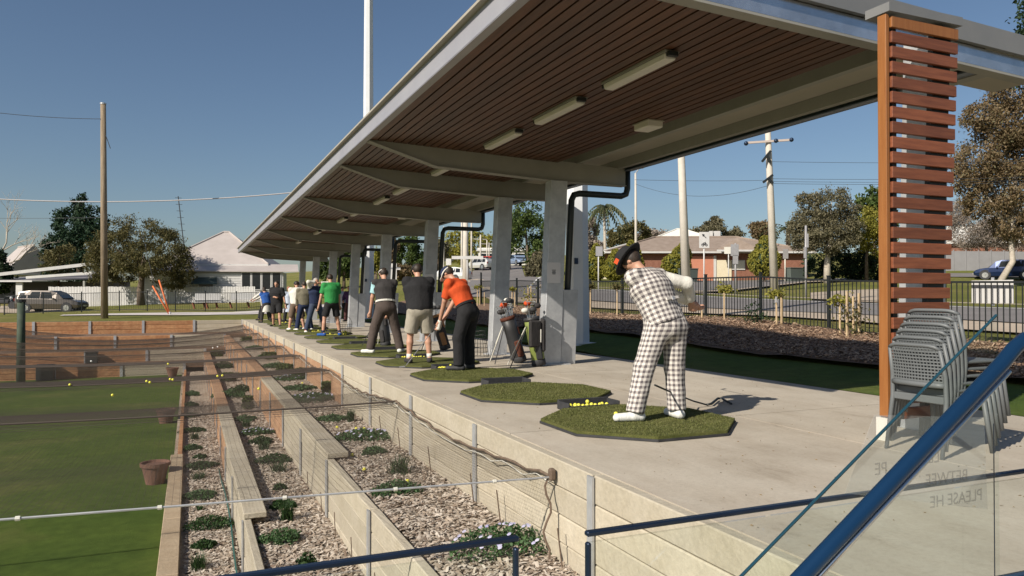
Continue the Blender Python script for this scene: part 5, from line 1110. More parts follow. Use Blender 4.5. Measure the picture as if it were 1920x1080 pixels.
arm('cross_arm', M('arm_pale', (.50, .42, .38), None, .8), (1398, 268), (1487, 262), 43.8)
for x, y in ((1399, 269), (1455, 264), (1484, 262)): MB().ball(W(x, y, 43.7) - oq, .13, 8, 6).build('insulator', bar_dark, tq, smooth=True)
for (a, b) in (((1429, 303), (1445, 283)), ((1445, 305), (1438, 292)), ((1431, 342), (1449, 328)), ((1449, 344), (1441, 335))): arm('stay_arm', black_m, a, b, 43.7, .13, .13)
tl, PL, _b = pole('thin pale street lamp post left of the checked golfer', 1193, 540, 325, 55, .12, .07, pole_conc, 1191.5, 'street lamp'); MB().tube([PL - tl.location, PL - tl.location + Vector((.25, -.1, .35))], .04, 6).build('lamp_arm', galv, tl); MB().box(PL - tl.location + Vector((.4, -.15, .4)), (.35, .14, .08)).build('lamp_head', galv, tl, bevel=.02)
for k, (px, yb, yt, dep, r) in enumerate(((873, 548, 400, 60, .27), (866, 515, 405, 75, .13), (884, 512, 415, 85, .12), (901, 508, 440, 100, .13), (913, 505, 450, 115, .12), (917, 503, 455, 130, .12), (832, 515, 425, 75, .08))):
    tt, pt_, _b = pole('timber power pole along the side road, %s in its line' % ordn[k], px, yb, yt, dep, r, r * .7, pole_conc)
    if k in (3, 4): MB().bar(pt_ - tt.location + Vector((-.9, .1, -.6)), pt_ - tt.location + Vector((.9, .1, -.6)), .12, .12).build('cross_arm', pole_conc, tt)
def wire(label, a, b, sag, r, mat):
    a, b = Vector(a), Vector(b); t = thing('overhead_wire', label, 'wire', a); MB().tube([a.lerp(b, k / 24) - a + Vector((0, 0, -sag * 4 * (k / 24) * (1 - k / 24))) for k in range(25)], r, 5).build('wire', mat, t); return t
wire('thick pale overhead cable crossing behind the timber pole', W(-200, 358, 43), W(760, 335, 43), 0.95, .034, cable_m)
wire('thin dark wire from the timber pole top to the left', W(-150, 190, 36), W(190, 223, 38.5), .2, .014, wire_m)
wire('thin wire halfway up the timber pole to the left', W(-150, 407, 40), W(192, 408, 38.7), .05, .010, wire_m)
wire('thin guy wire from tree top to the orange guard', W(265, 430, 43), W(292, 545, 43), .0, .012, wire_m)
wire('drooping wire between lamp post and power pole', W(1192, 345, 54), W(1440, 348, 44), .75, .012, wire_m)
for k, (y0, y1) in enumerate(((335, 331), (340, 337), (303, 301), (344, 341))): wire('thin overhead wire right of the power pole, %s from top' % ordn[k], W(1445, y0, 44), W(1980, y1, 44), .1, .011, wire_m)
wire('thin overhead wire left of the power pole', W(1190, 337, 44), W(1440, 338, 44), .05, .011, wire_m)
# orange guy guards
for k, (a, b) in enumerate((((286, 536), (318, 584)), ((298, 525), (319, 584)))):
    A_, B_ = W(*a, 43), W(*b, 43); t = thing('guy_guard', ('left' if k == 0 else 'right') + ' leaning orange guard tube of the pair on the grass', 'guard', B_); MB().tube([A_ - B_, Vector((0, 0, 0)) - Vector((0, 0, .2))], .045, 8).build('tube', orange_m, t, smooth=True); MB().tube([Vector((0, 0, -.2)), Vector((0, 0, -.02))], .055, 8).build('foot', galv, t)
# antenna
ab = W(346, 470, 75); t = thing('antenna_mast', 'thin lattice antenna mast above the house roof', 'antenna', ab); tp2 = W(334, 368, 75); MB().tube([Vector((0, 0, 0)), tp2 - ab], .05, 5).build('mast', wire_m, t)
for k in range(7): q_ = (tp2 - ab) * (.25 + .12 * k); MB().bar(q_ - Vector((.3, 0, 0)), q_ + Vector((.3, 0, 0)), .04, .04).build('element', wire_m, t)

# ------------------------------------------------------------------ signs
def post_sign(label, px, yb, yt, dep, boards, r=.035, mat=white_m):
    b = G(px, yb); tp = W(px, yt, (b.x * -SA + b.y * CA)); t = thing('street_sign', label, 'sign', b); dp = b.x * -SA + b.y * CA; MB().tube([Vector((0, 0, -.1)), tp - b], r, 8).build('post', mat, t, smooth=True)
    for (x0, y0, x1, y1, m) in boards:
        A_ = W(x0, y1, dp - .06) - b; B_ = W(x1, y0, dp - .06) - b; fwv = Vector((-SA, CA, 0)); c = (A_ + B_) / 2; wd = abs((B_ - A_).dot(Vector((CA, SA, 0)))); R_ = Matrix.Rotation(YAW, 3, 'Z'); MB().box(c, (max(wd, .03), .02, abs(B_.z - A_.z)), R_).build('board', m, t, bevel=.004)
    return t, dp, b
sign_grey = M('sign_grey', (.34, .33, .34), (.40, .39, .40), .5, .3)
ts, dp, sb = post_sign('white cycle route sign with arrow right of the checked golfer', 1320, 555, 436, 30, [(1311, 435, 1330, 465, white_m)])
def sgn(px, py): return W(px, py, dp - .085) - sb
MB().bar(sgn(1317, 439.5), sgn(1324, 446), .03, .012, (-SA, CA, 0)).build('arrow', ink_m, ts); MB().prism([sgn(1316.4, 438.6), sgn(1321, 439.6), sgn(1317.6, 443.4)], Vector((0, -.01, 0))).build('arrow_head', ink_m, ts)
for x in (1317.5, 1324): MB().tube([sgn(x + 2.1 * math.cos(a), 459 - 2.1 * math.sin(a)) for a in np.linspace(0, 2 * PI, 13)], .012, 5, False).build('bicycle_wheel', ink_m, ts)
for a, b in (((1317.5, 459), (1319.5, 455)), ((1319.5, 455), (1323, 455)), ((1324, 459), (1322.5, 453.5)), ((1320.8, 459), (1323, 455)), ((1319.5, 455), (1320.8, 459))): MB().tube([sgn(*a), sgn(*b)], .011, 5).build('bicycle_frame', ink_m, ts)
post_sign('pale square sign on a post left of the checked golfer', 1122, 548, 470, 30, [(1117, 462, 1130, 480, sign_grey)])
post_sign('grey backed street sign with square box before the garage', 1366, 535, 466, 40, [(1358, 463, 1370, 476, offwhite_m)])
post_sign('grey diamond sign seen edge on before the garage', 1379, 552, 456, 30, [(1370, 458, 1385, 480, sign_grey), (1374, 478, 1384, 495, sign_grey)], .05, sign_grey)
post_sign('grey octagonal sign back right of the power pole', 1472, 530, 468, 45, [(1468, 467, 1478, 485, sign_grey)], .05, offwhite_m)
post_sign('tall grey post with narrow edge-on signs left of the pale trunk', 1511, 560, 423, 30, [(1511, 438, 1516, 464, sign_grey), (1507, 463, 1512, 484, sign_grey)], .05, sign_grey)
post_sign('white long street name board on a pole by the side road', 876, 548, 484, 40, [(847, 480, 906, 486, white_m)])
post_sign('small white speed sign left of the side road', 840, 530, 486, 45, [(836, 485, 846, 497, white_m)])
post_sign('large white sign board beyond the golfer in the vest', 735, 560, 494, 45, [(728, 494, 744, 524, white_m), (744, 501, 751, 506, white_m)])

# ------------------------------------------------------------------ benches and box on the far path
for k, (x0, x1) in enumerate(((366, 384), (391, 407), (432, 470))):
    pb3 = W((x0 + x1) / 2, 578, 50.5); t = thing('park_bench', ['white bench at the far path, leftmost of three', 'short white bench at the far path, middle of three', 'longest white bench at the far path, rightmost of three'][k], 'bench', (pb3.x, pb3.y, tz(pb3.x, pb3.y)), 0, 'white benches on the far path'); wd = (x1 - x0) * 50.5 / F + .4
    MB().box((0, 0, .45), (wd, .42, .06)).build('seat', white_m, t); MB().box((.1, .24, .80), (wd * .8, .06, .46), Matrix.Rotation(-.15, 3, 'X')).build('backrest', white_m, t)
    for e in (-1, 1): MB().bar((e * wd * .32, 0, 0), (e * wd * .32 - .12, .1, .43), .1, .1).build('leg', M('leg_rust', (.18, .06, .03), None, .8) if e == -1 else MATS['leg_rust'], t)

# ------------------------------------------------------------------ houses
def house(name, label, base, rot, wd, dp_, wh, rise, wallm, roofm, ov=.5, hip=True, wins=(), doors=(), ridge=None, found=0.6):
    t = thing(name, label, 'house', base, rot); MB().box((0, 0, wh / 2 - found / 2), (wd, dp_, wh + found)).build('wall', wallm, t); w2, d2 = wd / 2 + ov, dp_ / 2 + ov
    rl = (max(.1, wd / 2 - dp_ / 2) if hip else wd / 2 + ov) if ridge is None else ridge
    V = [(-w2, -d2, wh), (w2, -d2, wh), (w2, d2, wh), (-w2, d2, wh), (-rl, 0, wh + rise), (rl, 0, wh + rise)]
    MB().add(V, [(0, 1, 5, 4), (1, 2, 5), (2, 3, 4, 5), (3, 0, 4), (3, 2, 1, 0)]).build('roof', roofm, t)
    for a, b in (((-w2, -d2), (w2, -d2)), ((w2, -d2), (w2, d2)), ((-w2, d2), (-w2, -d2))): MB().bar((a[0], a[1], wh - .06), (b[0], b[1], wh - .06), .10, .16).build('gutter', white_m, t)
    if hip:
        for c, e in (((-w2, -d2), -rl), ((w2, -d2), rl)): MB().tube([(c[0], c[1], wh + .03), (e, 0, wh + rise + .03)], .09, 6).build('hip_capping', roofm, t)
    MB().tube([(-rl, 0, wh + rise + .03), (rl, 0, wh + rise + .03)], .10, 6).build('ridge_capping', roofm, t)
    for (x, z, w_, h_, m) in wins:
        f_ = MB().box((x, -dp_ / 2 - .02, z), (w_ + .14, .06, h_ + .14)).build('window', white_m, t); MB().box((x, -dp_ / 2 - .055, z), (w_, .02, h_)).build('pane', m, f_); MB().box((x, -dp_ / 2 - .075, z), (.05, .02, h_)).build('mullion', white_m, f_)
    for (x, w_, h_, m) in doors:
        f_ = MB().box((x, -dp_ / 2 - .025, h_ / 2 - .05), (w_, .05, h_)).build('door', m, t)
    return t
# white house at left end of shelter
pb4 = W(424, 560, 68); hA = house('cottage', 'white weatherboard house with grey pyramid roof behind the paling fence', (pb4.x, pb4.y, .2), YAW * .7, 8.6, 8.6, 3.75, 3.1, white_m, roof_grey, .3, True, [(-2.0, 1.9, 1.1, 1.3, glass_dark), (2.6, 2.3, 2.4, 1.9, glass_dark)], ridge=.25)
MB().prism([(-6.3, -6.3, 3.05), (7.4, -6.3, 3.05), (7.0, -4.2, 3.7), (-5.9, -4.2, 3.7)], (0, 0, .08)).build('veranda_roof', roof_grey, hA)
MB().box((.5, -5.2, 1.4), (11.2, 1.6, 3.2)).build('veranda_wall', white_m, hA)
b = MB()
for k in range(15): b.box((.5, -6.02, .1 + .2 * k), (11.2, .02, .012))
tag(b.build('weatherboard_lines', M('board_shadow', (.45, .45, .45), None, .8), hA), kind='stuff')
hd_ = MB().prism([(-.95, -6.05, 2.55), (.75, -6.05, 2.55), (.95, -6.75, 2.0), (-1.15, -6.75, 2.0)], (0, 0, .05)).build('window_hood', M('hood_green', (.06, .085, .075), None, .6), hA)
wn = MB().box((-.1, -6.04, 1.55), (1.3, .06, 1.3)).build('window', white_m, hA); MB().box((-.1, -6.075, 1.55), (1.1, .02, 1.1)).build('pane', glass_dark, wn)
for k in range(4):
    wn = MB().box((3.1 + .82 * k, -6.04, 2.3), (.78, .06, 1.5)).build('window', white_m, hA); MB().box((3.1 + .82 * k, -6.075, 2.3), (.64, .02, 1.36)).build('pane', glass_dark, wn)
pb5 = W(48, 560, 92); hB = house('cottage', 'white gabled house with grey roof at far left', (pb5.x, pb5.y, .3), YAW - .75, 6.0, 5.6, 3.6, 3.5, white_m, roof_grey, .4, False, [(-2, 2.2, 1.2, 1.4, glass_dark), (.5, 2.2, 1.0, 1.4, glass_dark)])
MB().prism([(3.02, -2.8, 3.6), (3.02, 2.8, 3.6), (3.02, 0, 6.85)], (.02, 0, 0)).build('gable_end', M('gable_lilac', (.52, .52, .58), None, .8), hB)
pc = W(75, 562, 72); cp_ = thing('carport', 'low flat grey carport roof on posts behind the silver car', 'carport', (pc.x, pc.y, .2), YAW)
MB().prism([(-9, -3, 2.45), (1.0, -3, 2.45), (6.2, -2, 2.6), (6.2, 3, 3.6), (-2.3, 3, 2.95), (-9, 3, 2.6)], (0, 0, .10)).build('roof', roof_dark, cp_)
MB().bar((-2.0, -2.9, 3.05), (6.4, -1.5, 4.15), .12, .30).build('white_barge', white_m, cp_); MB().bar((.6, -3.0, 2.75), (6.4, -2.4, 3.2), .12, .24).build('white_barge', white_m, cp_); MB().bar((-9, -3.05, 2.42), (1.2, -3.05, 2.42), .1, .14).build('gutter', white_m, cp_)
MB().box((-2, 3.2, 1.2), (18, .2, 2.6)).build('back_wall', roof_dark, cp_)
for x in (-8, -4.4, -2.9, -.2, 5.8): MB().box((x, -2.7, 1.2), (.16 if x != -.2 else .6, .16, 2.5)).build('post', white_m if x == -.2 else steel_grey, cp_)
for x in (-7.2, -5.6): 
    MB().box((x, -1.6, .75), (1.5, .5, .5)).build('stored_crate', fence_grey, cp_); MB().box((x, -1.6, 1.25), (1.6, .55, .08)).build('stored_boards', offwhite_m, cp_)
# brick house with brown hip roof
dH = 70; base_z = W(1400, 525, dH).z
def hx(px): return W(px, 525, dH)
c0, c1 = hx(1175), hx(1535); mid = (c0 + c1) / 2; wdH = (c1 - c0).length
hC = house('brick_house', 'low brick house with wide brown hip roof across the road', (mid.x, mid.y + 4, base_z - .2), YAW, wdH, 10, 2.75, 1.75, brick_m, roof_brown, .6, True)
def hl(px): return (px - (1175 + 1535) / 2) * dH / F
for (x0, x1, zb_, zt_, m, nm) in ((1295, 1316, 0, 2.1, cream_m, 'render_panel'), (1318, 1362, 0, 2.35, salmon_m, 'garage_door'), (1362, 1367, 0, 2.4, white_m, 'column'), (1368, 1395, 0, 2.0, cream_m, 'render_panel'), (1150, 1172, 0, 1.6, cream_m, 'render_panel')):
    MB().box(((hl(x0) + hl(x1)) / 2, -5.06, (zb_ + zt_) / 2), (abs(hl(x1) - hl(x0)), .10, zt_ - zb_)).build(nm, m, hC)
f_ = MB().box(((hl(1396) + hl(1420)) / 2, -5.05, 1.55), (hl(1420) - hl(1396), .08, .9)).build('window', white_m, hC); MB().box(((hl(1396) + hl(1420)) / 2, -5.10, 1.55), (hl(1420) - hl(1396) - .2, .02, .7)).build('pane', offwhite_m, f_)
MB().add([(hl(1360), -6.6, 2.85), (hl(1440), -6.6, 2.85), (hl(1400), -3.0, 4.05), (hl(1400), -6.0, 3.95)], [(0, 3, 2), (3, 1, 2), (0, 1, 3)]).build('porch_roof', roof_brown, hC)
MB().box((hl(1400), -6.6, 2.78), (hl(1440) - hl(1360), .12, .16)).build('porch_gutter', white_m, hC)
for x in (1387, 1399): MB().box((hl(x), .5, 4.7), (.3 if x == 1387 else .6, .4, .9)).build('chimney', white_m, hC)
w1 = hx(1230); hD = house('neighbour_house', 'house with bright white pitched roof behind the brick house', (W(1275, 520, 92).x, W(1275, 520, 92).y, 3.2), YAW, 17, 9, 2.9, 3.4, cream_m, roof_white, .4, True, ridge=.4)
hE = house('neighbour_house', 'low house with white ribbed roof above the clipped conifers', (W(1180, 520, 78).x, W(1180, 520, 78).y, W(1180, 522, 78).z), YAW, 6.2, 7, 2.5, 1.1, brick_m, roof_white, .5, True)
hF = house('neighbour_house', 'far house with pale roof half hidden by the right hand tree', (W(1800, 500, 85).x, W(1800, 500, 85).y, W(1800, 502, 85).z), YAW - .3, 12, 8, 2.6, 2.0, brick_m, roof_white, .5, True)
hG = house('shop_building', 'long white low building at the top of the side road', (W(945, 494, 135).x, W(945, 494, 135).y, W(945, 496, 135).z), YAW, 9, 6, 2.4, .5, offwhite_m, roof_white, .3, False, [(-3, 1.2, 2, 1.2, glass_dark), (0, 1.2, 2, 1.2, glass_dark), (3, 1.2, 2, 1.2, glass_dark)])
for (px, py, wd, lb) in ((1492, 516, 1.6, 'dark green wheelie bins beside the power pole'), (1290, 512, 1.4, 'grey green bins at the garage corner')):
    b4 = W(px, py + 9, 60); t = thing('garbage_bin', lb, 'bin', (b4.x, b4.y, min(b4.z, tz(b4.x, b4.y)))); MB().box((0, 0, .55), (wd, .6, 1.05), None, 1.1).build('body', M('bin_green', (.09, .11, .10), None, .6) if 'bin_green' not in MATS else MATS['bin_green'], t, bevel=.03); MB().box((0, 0, 1.12), (wd * 1.12, .72, .08)).build('lid', MATS['bin_green'], t, bevel=.02)
    for e in (-1, 1): MB().tube([(e * wd * .4 - .04, .3, .12), (e * wd * .4 + .04, .3, .12)], .12, 10).build('wheel', rubber_m, t)

# ------------------------------------------------------------------ cars
def car(label, base, rot, paint, L_=4.7, hgt=1.62, wag=True, sc=1.0):
    t = thing('parked_car', label, 'car', base, rot)
    k = hgt / 1.65; st_ = [(-.50, .45, .92, .95, .72), (-.487, .36, .98, 1.2, .85), (-.44, .30, 1.0, 1.52, .92), (-.25, .28, 1.0, 1.65, .93), (.04, .28, .98, 1.63, .93), (.15, .28, .97, 1.48, .93), (.255, .28, .96, 1.0, .93), (.40, .30, .88, .91, .90), (.475, .36, .74, .77, .82), (.50, .43, .60, .63, .70)]
    rings = []; V = []; Fq = []
    for x, zb, zt, zr, w_ in st_:
        zb, zt, zr = zb * k, zt * k, zr * k; X = x * L_; r_ = w_ * .78 if zr - zt > .1 else w_ * .88
        V += [(X, -w_ * .92, zb), (X, -w_, (zb + zt) / 2), (X, -w_ * .97, zt), (X, -r_, zr), (X, r_, zr), (X, w_ * .97, zt), (X, w_, (zb + zt) / 2), (X, w_ * .92, zb)]
    n = 8
    for i in range(len(st_) - 1):
        for j in range(n - 1): a = i * n + j; Fq.append((a, a + 1, a + 1 + n, a + n))
        Fq.append((i * n + 7, i * n, (i + 1) * n, (i + 1) * n + 7))
    Fq += [tuple(range(8))[::-1], tuple((len(st_) - 1) * n + j for j in range(8))]
    MB().add(V, Fq).build('body', paint, t, bevel=.0)
    def gl(i, x): 
        s0, s1 = st_[i], st_[i + 1]; return None
    for e in (-1, 1):
        for (xa, xb) in ((-.43, -.30), (-.285, -.10), (-.085, .10)):
            def pt(x, u):
                for s0, s1 in zip(st_[:-1], st_[1:]):
                    if s0[0] <= x <= s1[0]: f = (x - s0[0]) / (s1[0] - s0[0]); zt = (s0[2] + (s1[2] - s0[2]) * f) * k; zr = (s0[3] + (s1[3] - s0[3]) * f) * k; w_ = s0[4]; return Vector((x * L_, e * (w_ * .97 + (w_ * .78 - w_ * .97) * u + .006), zt + (zr - zt) * u))
            xt = (xa + .02 if xa < -.4 else xa, xb - .035 if xb > .05 else xb); q_ = [pt(xa, .08), pt(xb, .08), pt(xt[1], .86), pt(xt[0], .86)]; q_ = q_ if e < 0 else q_[::-1]
            MB().prism(q_, (0, e * .004, 0)).build('window', glass_dark, t)
        for xw in (-.31, .315):
            whl = MB(); whl.lathe([(.20, -.10), (.33, -.10), (.345, -.05), (.345, .05), (.33, .10), (.20, .10)], 20, (xw * L_, e * .83, .335), Matrix.Rotation(PI / 2, 3, 'X')); w_o = whl.build('wheel', rubber_m, t, smooth=False)
            rm = MB(); rm.lathe([(.03, -.02), (.06, .03), (.22, .03), (.225, -.02)], 16, (xw * L_, e * .915, .335), Matrix.Rotation(-e * PI / 2, 3, 'X'))
            for q in range(5): a = 2 * PI * q / 5; rm.bar((xw * L_, e * .95, .335), (xw * L_ + .21 * math.cos(a), e * .95, .335 + .21 * math.sin(a)), .05, .02, (0, 1, 0))
            rm.build('rim', galv_shiny, w_o); MB().lathe([(.02, 0), (.40, 0), (.40, .02)], 20, (xw * L_, e * .905, .36), Matrix.Rotation(-e * PI / 2, 3, 'X')).build('wheel_arch', ink_m, t)
        MB().box((.46 * L_, e * .62, .70 * k), (.16, .32, .14)).build('headlight', M_head, t, bevel=.03); MB().box((-.493 * L_, e * .70, .95 * k), (.06, .2, .22)).build('tail_light', M_tail, t, bevel=.02); MB().box((.13 * L_, e * 1.02, 1.02 * k), (.10, .18, .12)).build('mirror', paint, t, bevel=.02)
    ws = [(st_[6][0] * L_ - .02, -.80, st_[6][3] * k + .03), (st_[6][0] * L_ - .02, .80, st_[6][3] * k + .03), (st_[4][0] * L_ + .10, .66, st_[4][3] * k - .03), (st_[4][0] * L_ + .10, -.66, st_[4][3] * k - .03)]
    MB().prism([Vector(p) + Vector((.02, 0, .025)) for p in ws], (.008, 0, .008)).build('windscreen', glass_dark, t)
    MB().box((.505 * L_, 0, .50 * k), (.02, .5, .12)).build('number_plate', offwhite_m, t); MB().box((.497 * L_, 0, .62 * k), (.03, .9, .10)).build('grille', ink_m, t); MB().box((0, 0, .30), (L_ * .9, 1.5, .14)).build('underbody', ink_m, t)
    return t
M_head = M('headlight', (.7, .7, .7), None, .12, spec=.8); M_tail = M('taillight', (.35, .02, .02), None, .3)
def paint(name, c): return M('paint_' + name, c, c, .3, .35, coat=.6)
pc1 = W(98, 586, 57); car('taupe silver wagon parked beyond the fence at far left', (pc1.x, pc1.y, tz(pc1.x, pc1.y) + .03), YAW + .06, paint('taupe', (.12, .10, .085)), 4.75, 1.65)
pc2 = W(1884, 521, 60); car('dark blue hatchback parked before the grey fence at right', (pc2.x, pc2.y, tz(pc2.x, pc2.y) + .04), YAW + PI - .55, paint('navy', (.010, .026, .085)), 4.3, 1.55)
for k, (px, py, dep, rot, c, lb) in enumerate(((899, 503, 98, YAW + 2.4, (.62, .62, .60), 'white car parked left of the side road uphill'), (914, 501, 104, YAW + 2.4, (.5, .05, .03), 'red car parked beyond the white one on the side road'), (972, 499, 105, YAW - 1.2, (.30, .38, .52), 'pale blue car parked right of the side road uphill'), (843, 517, 75, YAW + 2.6, (.7, .7, .68), 'white car near the speed sign left of the side road'))):
    p = W(px, py, dep); car(lb, (p.x, p.y, tz(p.x, p.y) + .08), rot, paint('far%d' % k, c), 4.4, 1.5)
pm_ = W(8, 580, 60); t = thing('motor_scooter', 'dark motorcycle parked at the far left edge', 'motorcycle', (pm_.x, pm_.y, tz(pm_.x, pm_.y)), YAW)
for x in (-.65, .65): MB().lathe([(.17, -.06), (.31, -.06), (.32, 0), (.31, .06), (.17, .06)], 16, (x, 0, .32), Matrix.Rotation(PI / 2, 3, 'X')).build('wheel', rubber_m, t)
MB().box((0, 0, .62), (.95, .28, .34)).build('body', ink_m, t, bevel=.08); MB().box((-.25, 0, .86), (.7, .26, .10)).build('seat', rubber_m, t, bevel=.03); MB().tube([(.65, 0, .32), (.42, 0, 1.02), (.36, .3, 1.06)], .03, 6).build('fork', galv_shiny, t); MB().tube([(.42, -.32, 1.05), (.42, .32, 1.05)], .02, 6).build('handlebar', galv, t); MB().ball((.55, 0, .92), .11, 10, 6).build('headlamp', M_head, t)

# ------------------------------------------------------------------ trees
def tb(px, yb, dep): p = W(px, yb, dep); return Vector((p.x, p.y, tz(p.x, p.y) - .1))
def rel(base, px, py, dep, dd=0): return W(px, py, dep + dd) - base
def clump(base, px, py, dep, rpx, rpy, dd=0):
    c = rel(base, px, py, dep, dd); r1, r2 = rpx * dep / F, rpy * dep / F; return (c.x, c.y, c.z, r1, r1, r2)
# big dark conifer
B_ = tb(150, 555, 85); tree('pine_tree', 'tall dark green conifer behind the gabled house', 'tree', B_, [clump(B_, 150, 385, 85, 18, 26), clump(B_, 135, 420, 85, 36, 34, 1), clump(B_, 172, 410, 85, 32, 36), clump(B_, 120, 462, 85, 42, 36), clump(B_, 160, 460, 85, 46, 44, -1), clump(B_, 185, 450, 85, 26, 44), clump(B_, 140, 505, 85, 56, 36)], 17000, .17, lf_dark, (.45, [(0, 0, 0), (0, 0, 5), rel(B_, 150, 380, 85)]), sub=26, spread=.26)
B_ = tb(264, 573, 60); tree('pepper_tree', 'spreading olive brown weeping tree beside the paling fence', 'tree', B_, [clump(B_, 262, 440, 60, 62, 36), clump(B_, 205, 475, 60, 44, 52, -.5), clump(B_, 185, 500, 60, 28, 40), clump(B_, 315, 470, 60, 44, 42), clump(B_, 345, 505, 60, 26, 36), clump(B_, 270, 490, 60, 60, 36, -1.5), clump(B_, 230, 510, 60, 40, 26, 1), clump(B_, 320, 525, 60, 30, 22)], 26000, .105, lf_brown, (.34, [(0, 0, 0), rel(B_, 263, 545, 60), rel(B_, 266, 520, 60), rel(B_, 258, 470, 60)]), sub=34, spread=.24, droop=.9, aspect=.35)
B_ = tb(110, 555, 75); tree('garden_palm', 'drooping yellowish palm left of the dark conifer', 'palm', B_, [clump(B_, 112, 480, 75, 32, 26), clump(B_, 100, 505, 75, 28, 20)], 1500, .26, lf_brown, (.15, [(0, 0, 0), (0, 0, 4)]), droop=1.2, aspect=.2)
B_ = tb(2, 545, 80); t = thing('bare_tree', 'bare grey branching tree at the far left edge', 'tree', B_); b = MB()
def branch(b, p, d, ln, r, dpt):
    e = p + d * ln; b.tube([p, p.lerp(e, .5) + Vector((random.uniform(-.1, .1), 0, random.uniform(0, .15))) * ln * .4, e], [r, r * .8, r * .55], 5)
    if dpt:
        for _ in range(3): nd = (d + Vector((random.uniform(-.8, .9), random.uniform(-.5, .5), random.uniform(-.35, .6)))).normalized(); branch(b, e if _ else p.lerp(e, .65), nd, ln * random.uniform(.6, .85), r * .55, dpt - 1)
branch(b, Vector((0, 0, 0)), Vector((-.1, 0, 1)), 4.2, .2, 0); branch(b, Vector((-.4, 0, 4.0)), Vector((.35, 0, 1)).normalized(), 2.6, .13, 4); branch(b, Vector((-.4, 0, 3.5)), Vector((.9, 0, .5)).normalized(), 2.4, .10, 4); b.build('branches', bark_w, t)
B_ = tb(-6, 570, 70); tree('dark_shrub', 'dark shrub cut by the left edge below the bare tree', 'shrub', B_, [clump(B_, -4, 500, 70, 24, 34), clump(B_, 2, 530, 70, 24, 20)], 1800, .2, lf_deep)
# right hand background
for k, (px, yb, yt, wd, dep) in enumerate(((1116, 529, 458, 26, 58), (1152, 527, 468, 28, 57), (1182, 527, 452, 32, 60), (1268, 525, 455, 34, 62), (1433, 521, 443, 37, 60))):
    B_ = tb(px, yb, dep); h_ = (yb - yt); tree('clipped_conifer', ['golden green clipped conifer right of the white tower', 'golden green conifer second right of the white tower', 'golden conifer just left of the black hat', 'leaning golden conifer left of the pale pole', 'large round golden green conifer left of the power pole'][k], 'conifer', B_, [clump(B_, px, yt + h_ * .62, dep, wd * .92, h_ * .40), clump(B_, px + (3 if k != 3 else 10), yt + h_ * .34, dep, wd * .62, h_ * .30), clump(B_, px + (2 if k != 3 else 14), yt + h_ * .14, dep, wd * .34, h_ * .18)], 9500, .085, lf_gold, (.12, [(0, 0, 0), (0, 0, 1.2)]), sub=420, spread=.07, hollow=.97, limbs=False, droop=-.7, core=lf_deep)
B_ = tb(1551, 531, 56); tree('gum_tree', 'grey green gum tree with pale forked trunk left of the timber screen', 'tree', B_, [clump(B_, 1560, 385, 56, 46, 36), clump(B_, 1525, 420, 56, 42, 40), clump(B_, 1585, 420, 56, 36, 44), clump(B_, 1545, 445, 56, 62, 36), clump(B_, 1500, 440, 56, 30, 34), clump(B_, 1510, 375, 56, 20, 16)], 24000, .085, lf_euc, (.28, [(0, 0, 0), (0, 0, 1.5), rel(B_, 1552, 480, 56), rel(B_, 1562, 420, 56)]), bark_w, sub=40, spread=.26, droop=.4)
B_ = tb(1565, 535, 60); tree('dark_hedge', 'dark dense shrubs behind the pale forked trunk', 'shrub', B_, [clump(B_, 1530, 500, 60, 26, 28), clump(B_, 1575, 495, 60, 34, 36), clump(B_, 1610, 500, 60, 36, 36), clump(B_, 1635, 505, 60, 26, 34)], 7000, .12, lf_deep, sub=40, spread=.25)
B_ = tb(1625, 532, 58); tree('golden_tree', 'olive gold tree just left of the timber screen', 'tree', B_, [clump(B_, 1630, 420, 58, 40, 34), clump(B_, 1615, 450, 58, 28, 26), clump(B_, 1650, 450, 58, 34, 32)], 9000, .09, lf_gold, (.15, [(0, 0, 0), (0, 0, 2.0), rel(B_, 1632, 440, 58)]), sub=30, spread=.26)
B_ = tb(1640, 520, 75); tree('background_tree', 'dark green tree showing above the golden tree', 'tree', B_, [clump(B_, 1632, 375, 75, 24, 34), clump(B_, 1650, 410, 75, 30, 40)], 2400, .22, lf_green, (.2, [(0, 0, 0), (0, 0, 4)]))
B_ = tb(1868, 524, 48); tree('autumn_tree', 'large rusty brown tree towering at the right edge', 'tree', B_, [clump(B_, 1890, 230, 48, 66, 70), clump(B_, 1835, 300, 48, 52, 52), clump(B_, 1900, 350, 48, 70, 60), clump(B_, 1835, 220, 48, 34, 30), clump(B_, 1900, 170, 48, 50, 50), clump(B_, 1820, 340, 48, 34, 34), clump(B_, 1950, 280, 48, 60, 80), clump(B_, 1835, 385, 48, 36, 30), clump(B_, 1905, 420, 48, 50, 34)], 42000, .09, lf_rust, (.22, [(0, 0, 0), rel(B_, 1899, 490, 48), rel(B_, 1895, 440, 48), rel(B_, 1905, 330, 48)]), bark_w, sub=34, spread=.30, droop=.4)
B_ = tb(1850, 515, 72); tree('grey_thicket', 'grey leafless thicket above the long grey fence', 'thicket', B_, [clump(B_, 1815, 430, 72, 44, 44), clump(B_, 1860, 440, 72, 46, 42), clump(B_, 1905, 430, 72, 50, 56), clump(B_, 1800, 400, 72, 24, 30)], 14000, .2, lf_grey, (.2, [(0, 0, 0), (0, 0, 3)]), sub=40, spread=.3, aspect=.12)
B_ = tb(1915, 100, 45); B_ = tb(1925, 530, 45); tree('dark_pine', 'dark conifer branch cutting the upper right corner', 'tree', B_, [clump(B_, 1945, 20, 45, 50, 40), clump(B_, 1930, 70, 45, 50, 14), clump(B_, 1960, 120, 45, 60, 60)], 2600, .14, lf_deep, (.3, [(1.2, 0, 0), (1.2, 0, 8), (1.2, 0, 17)]))
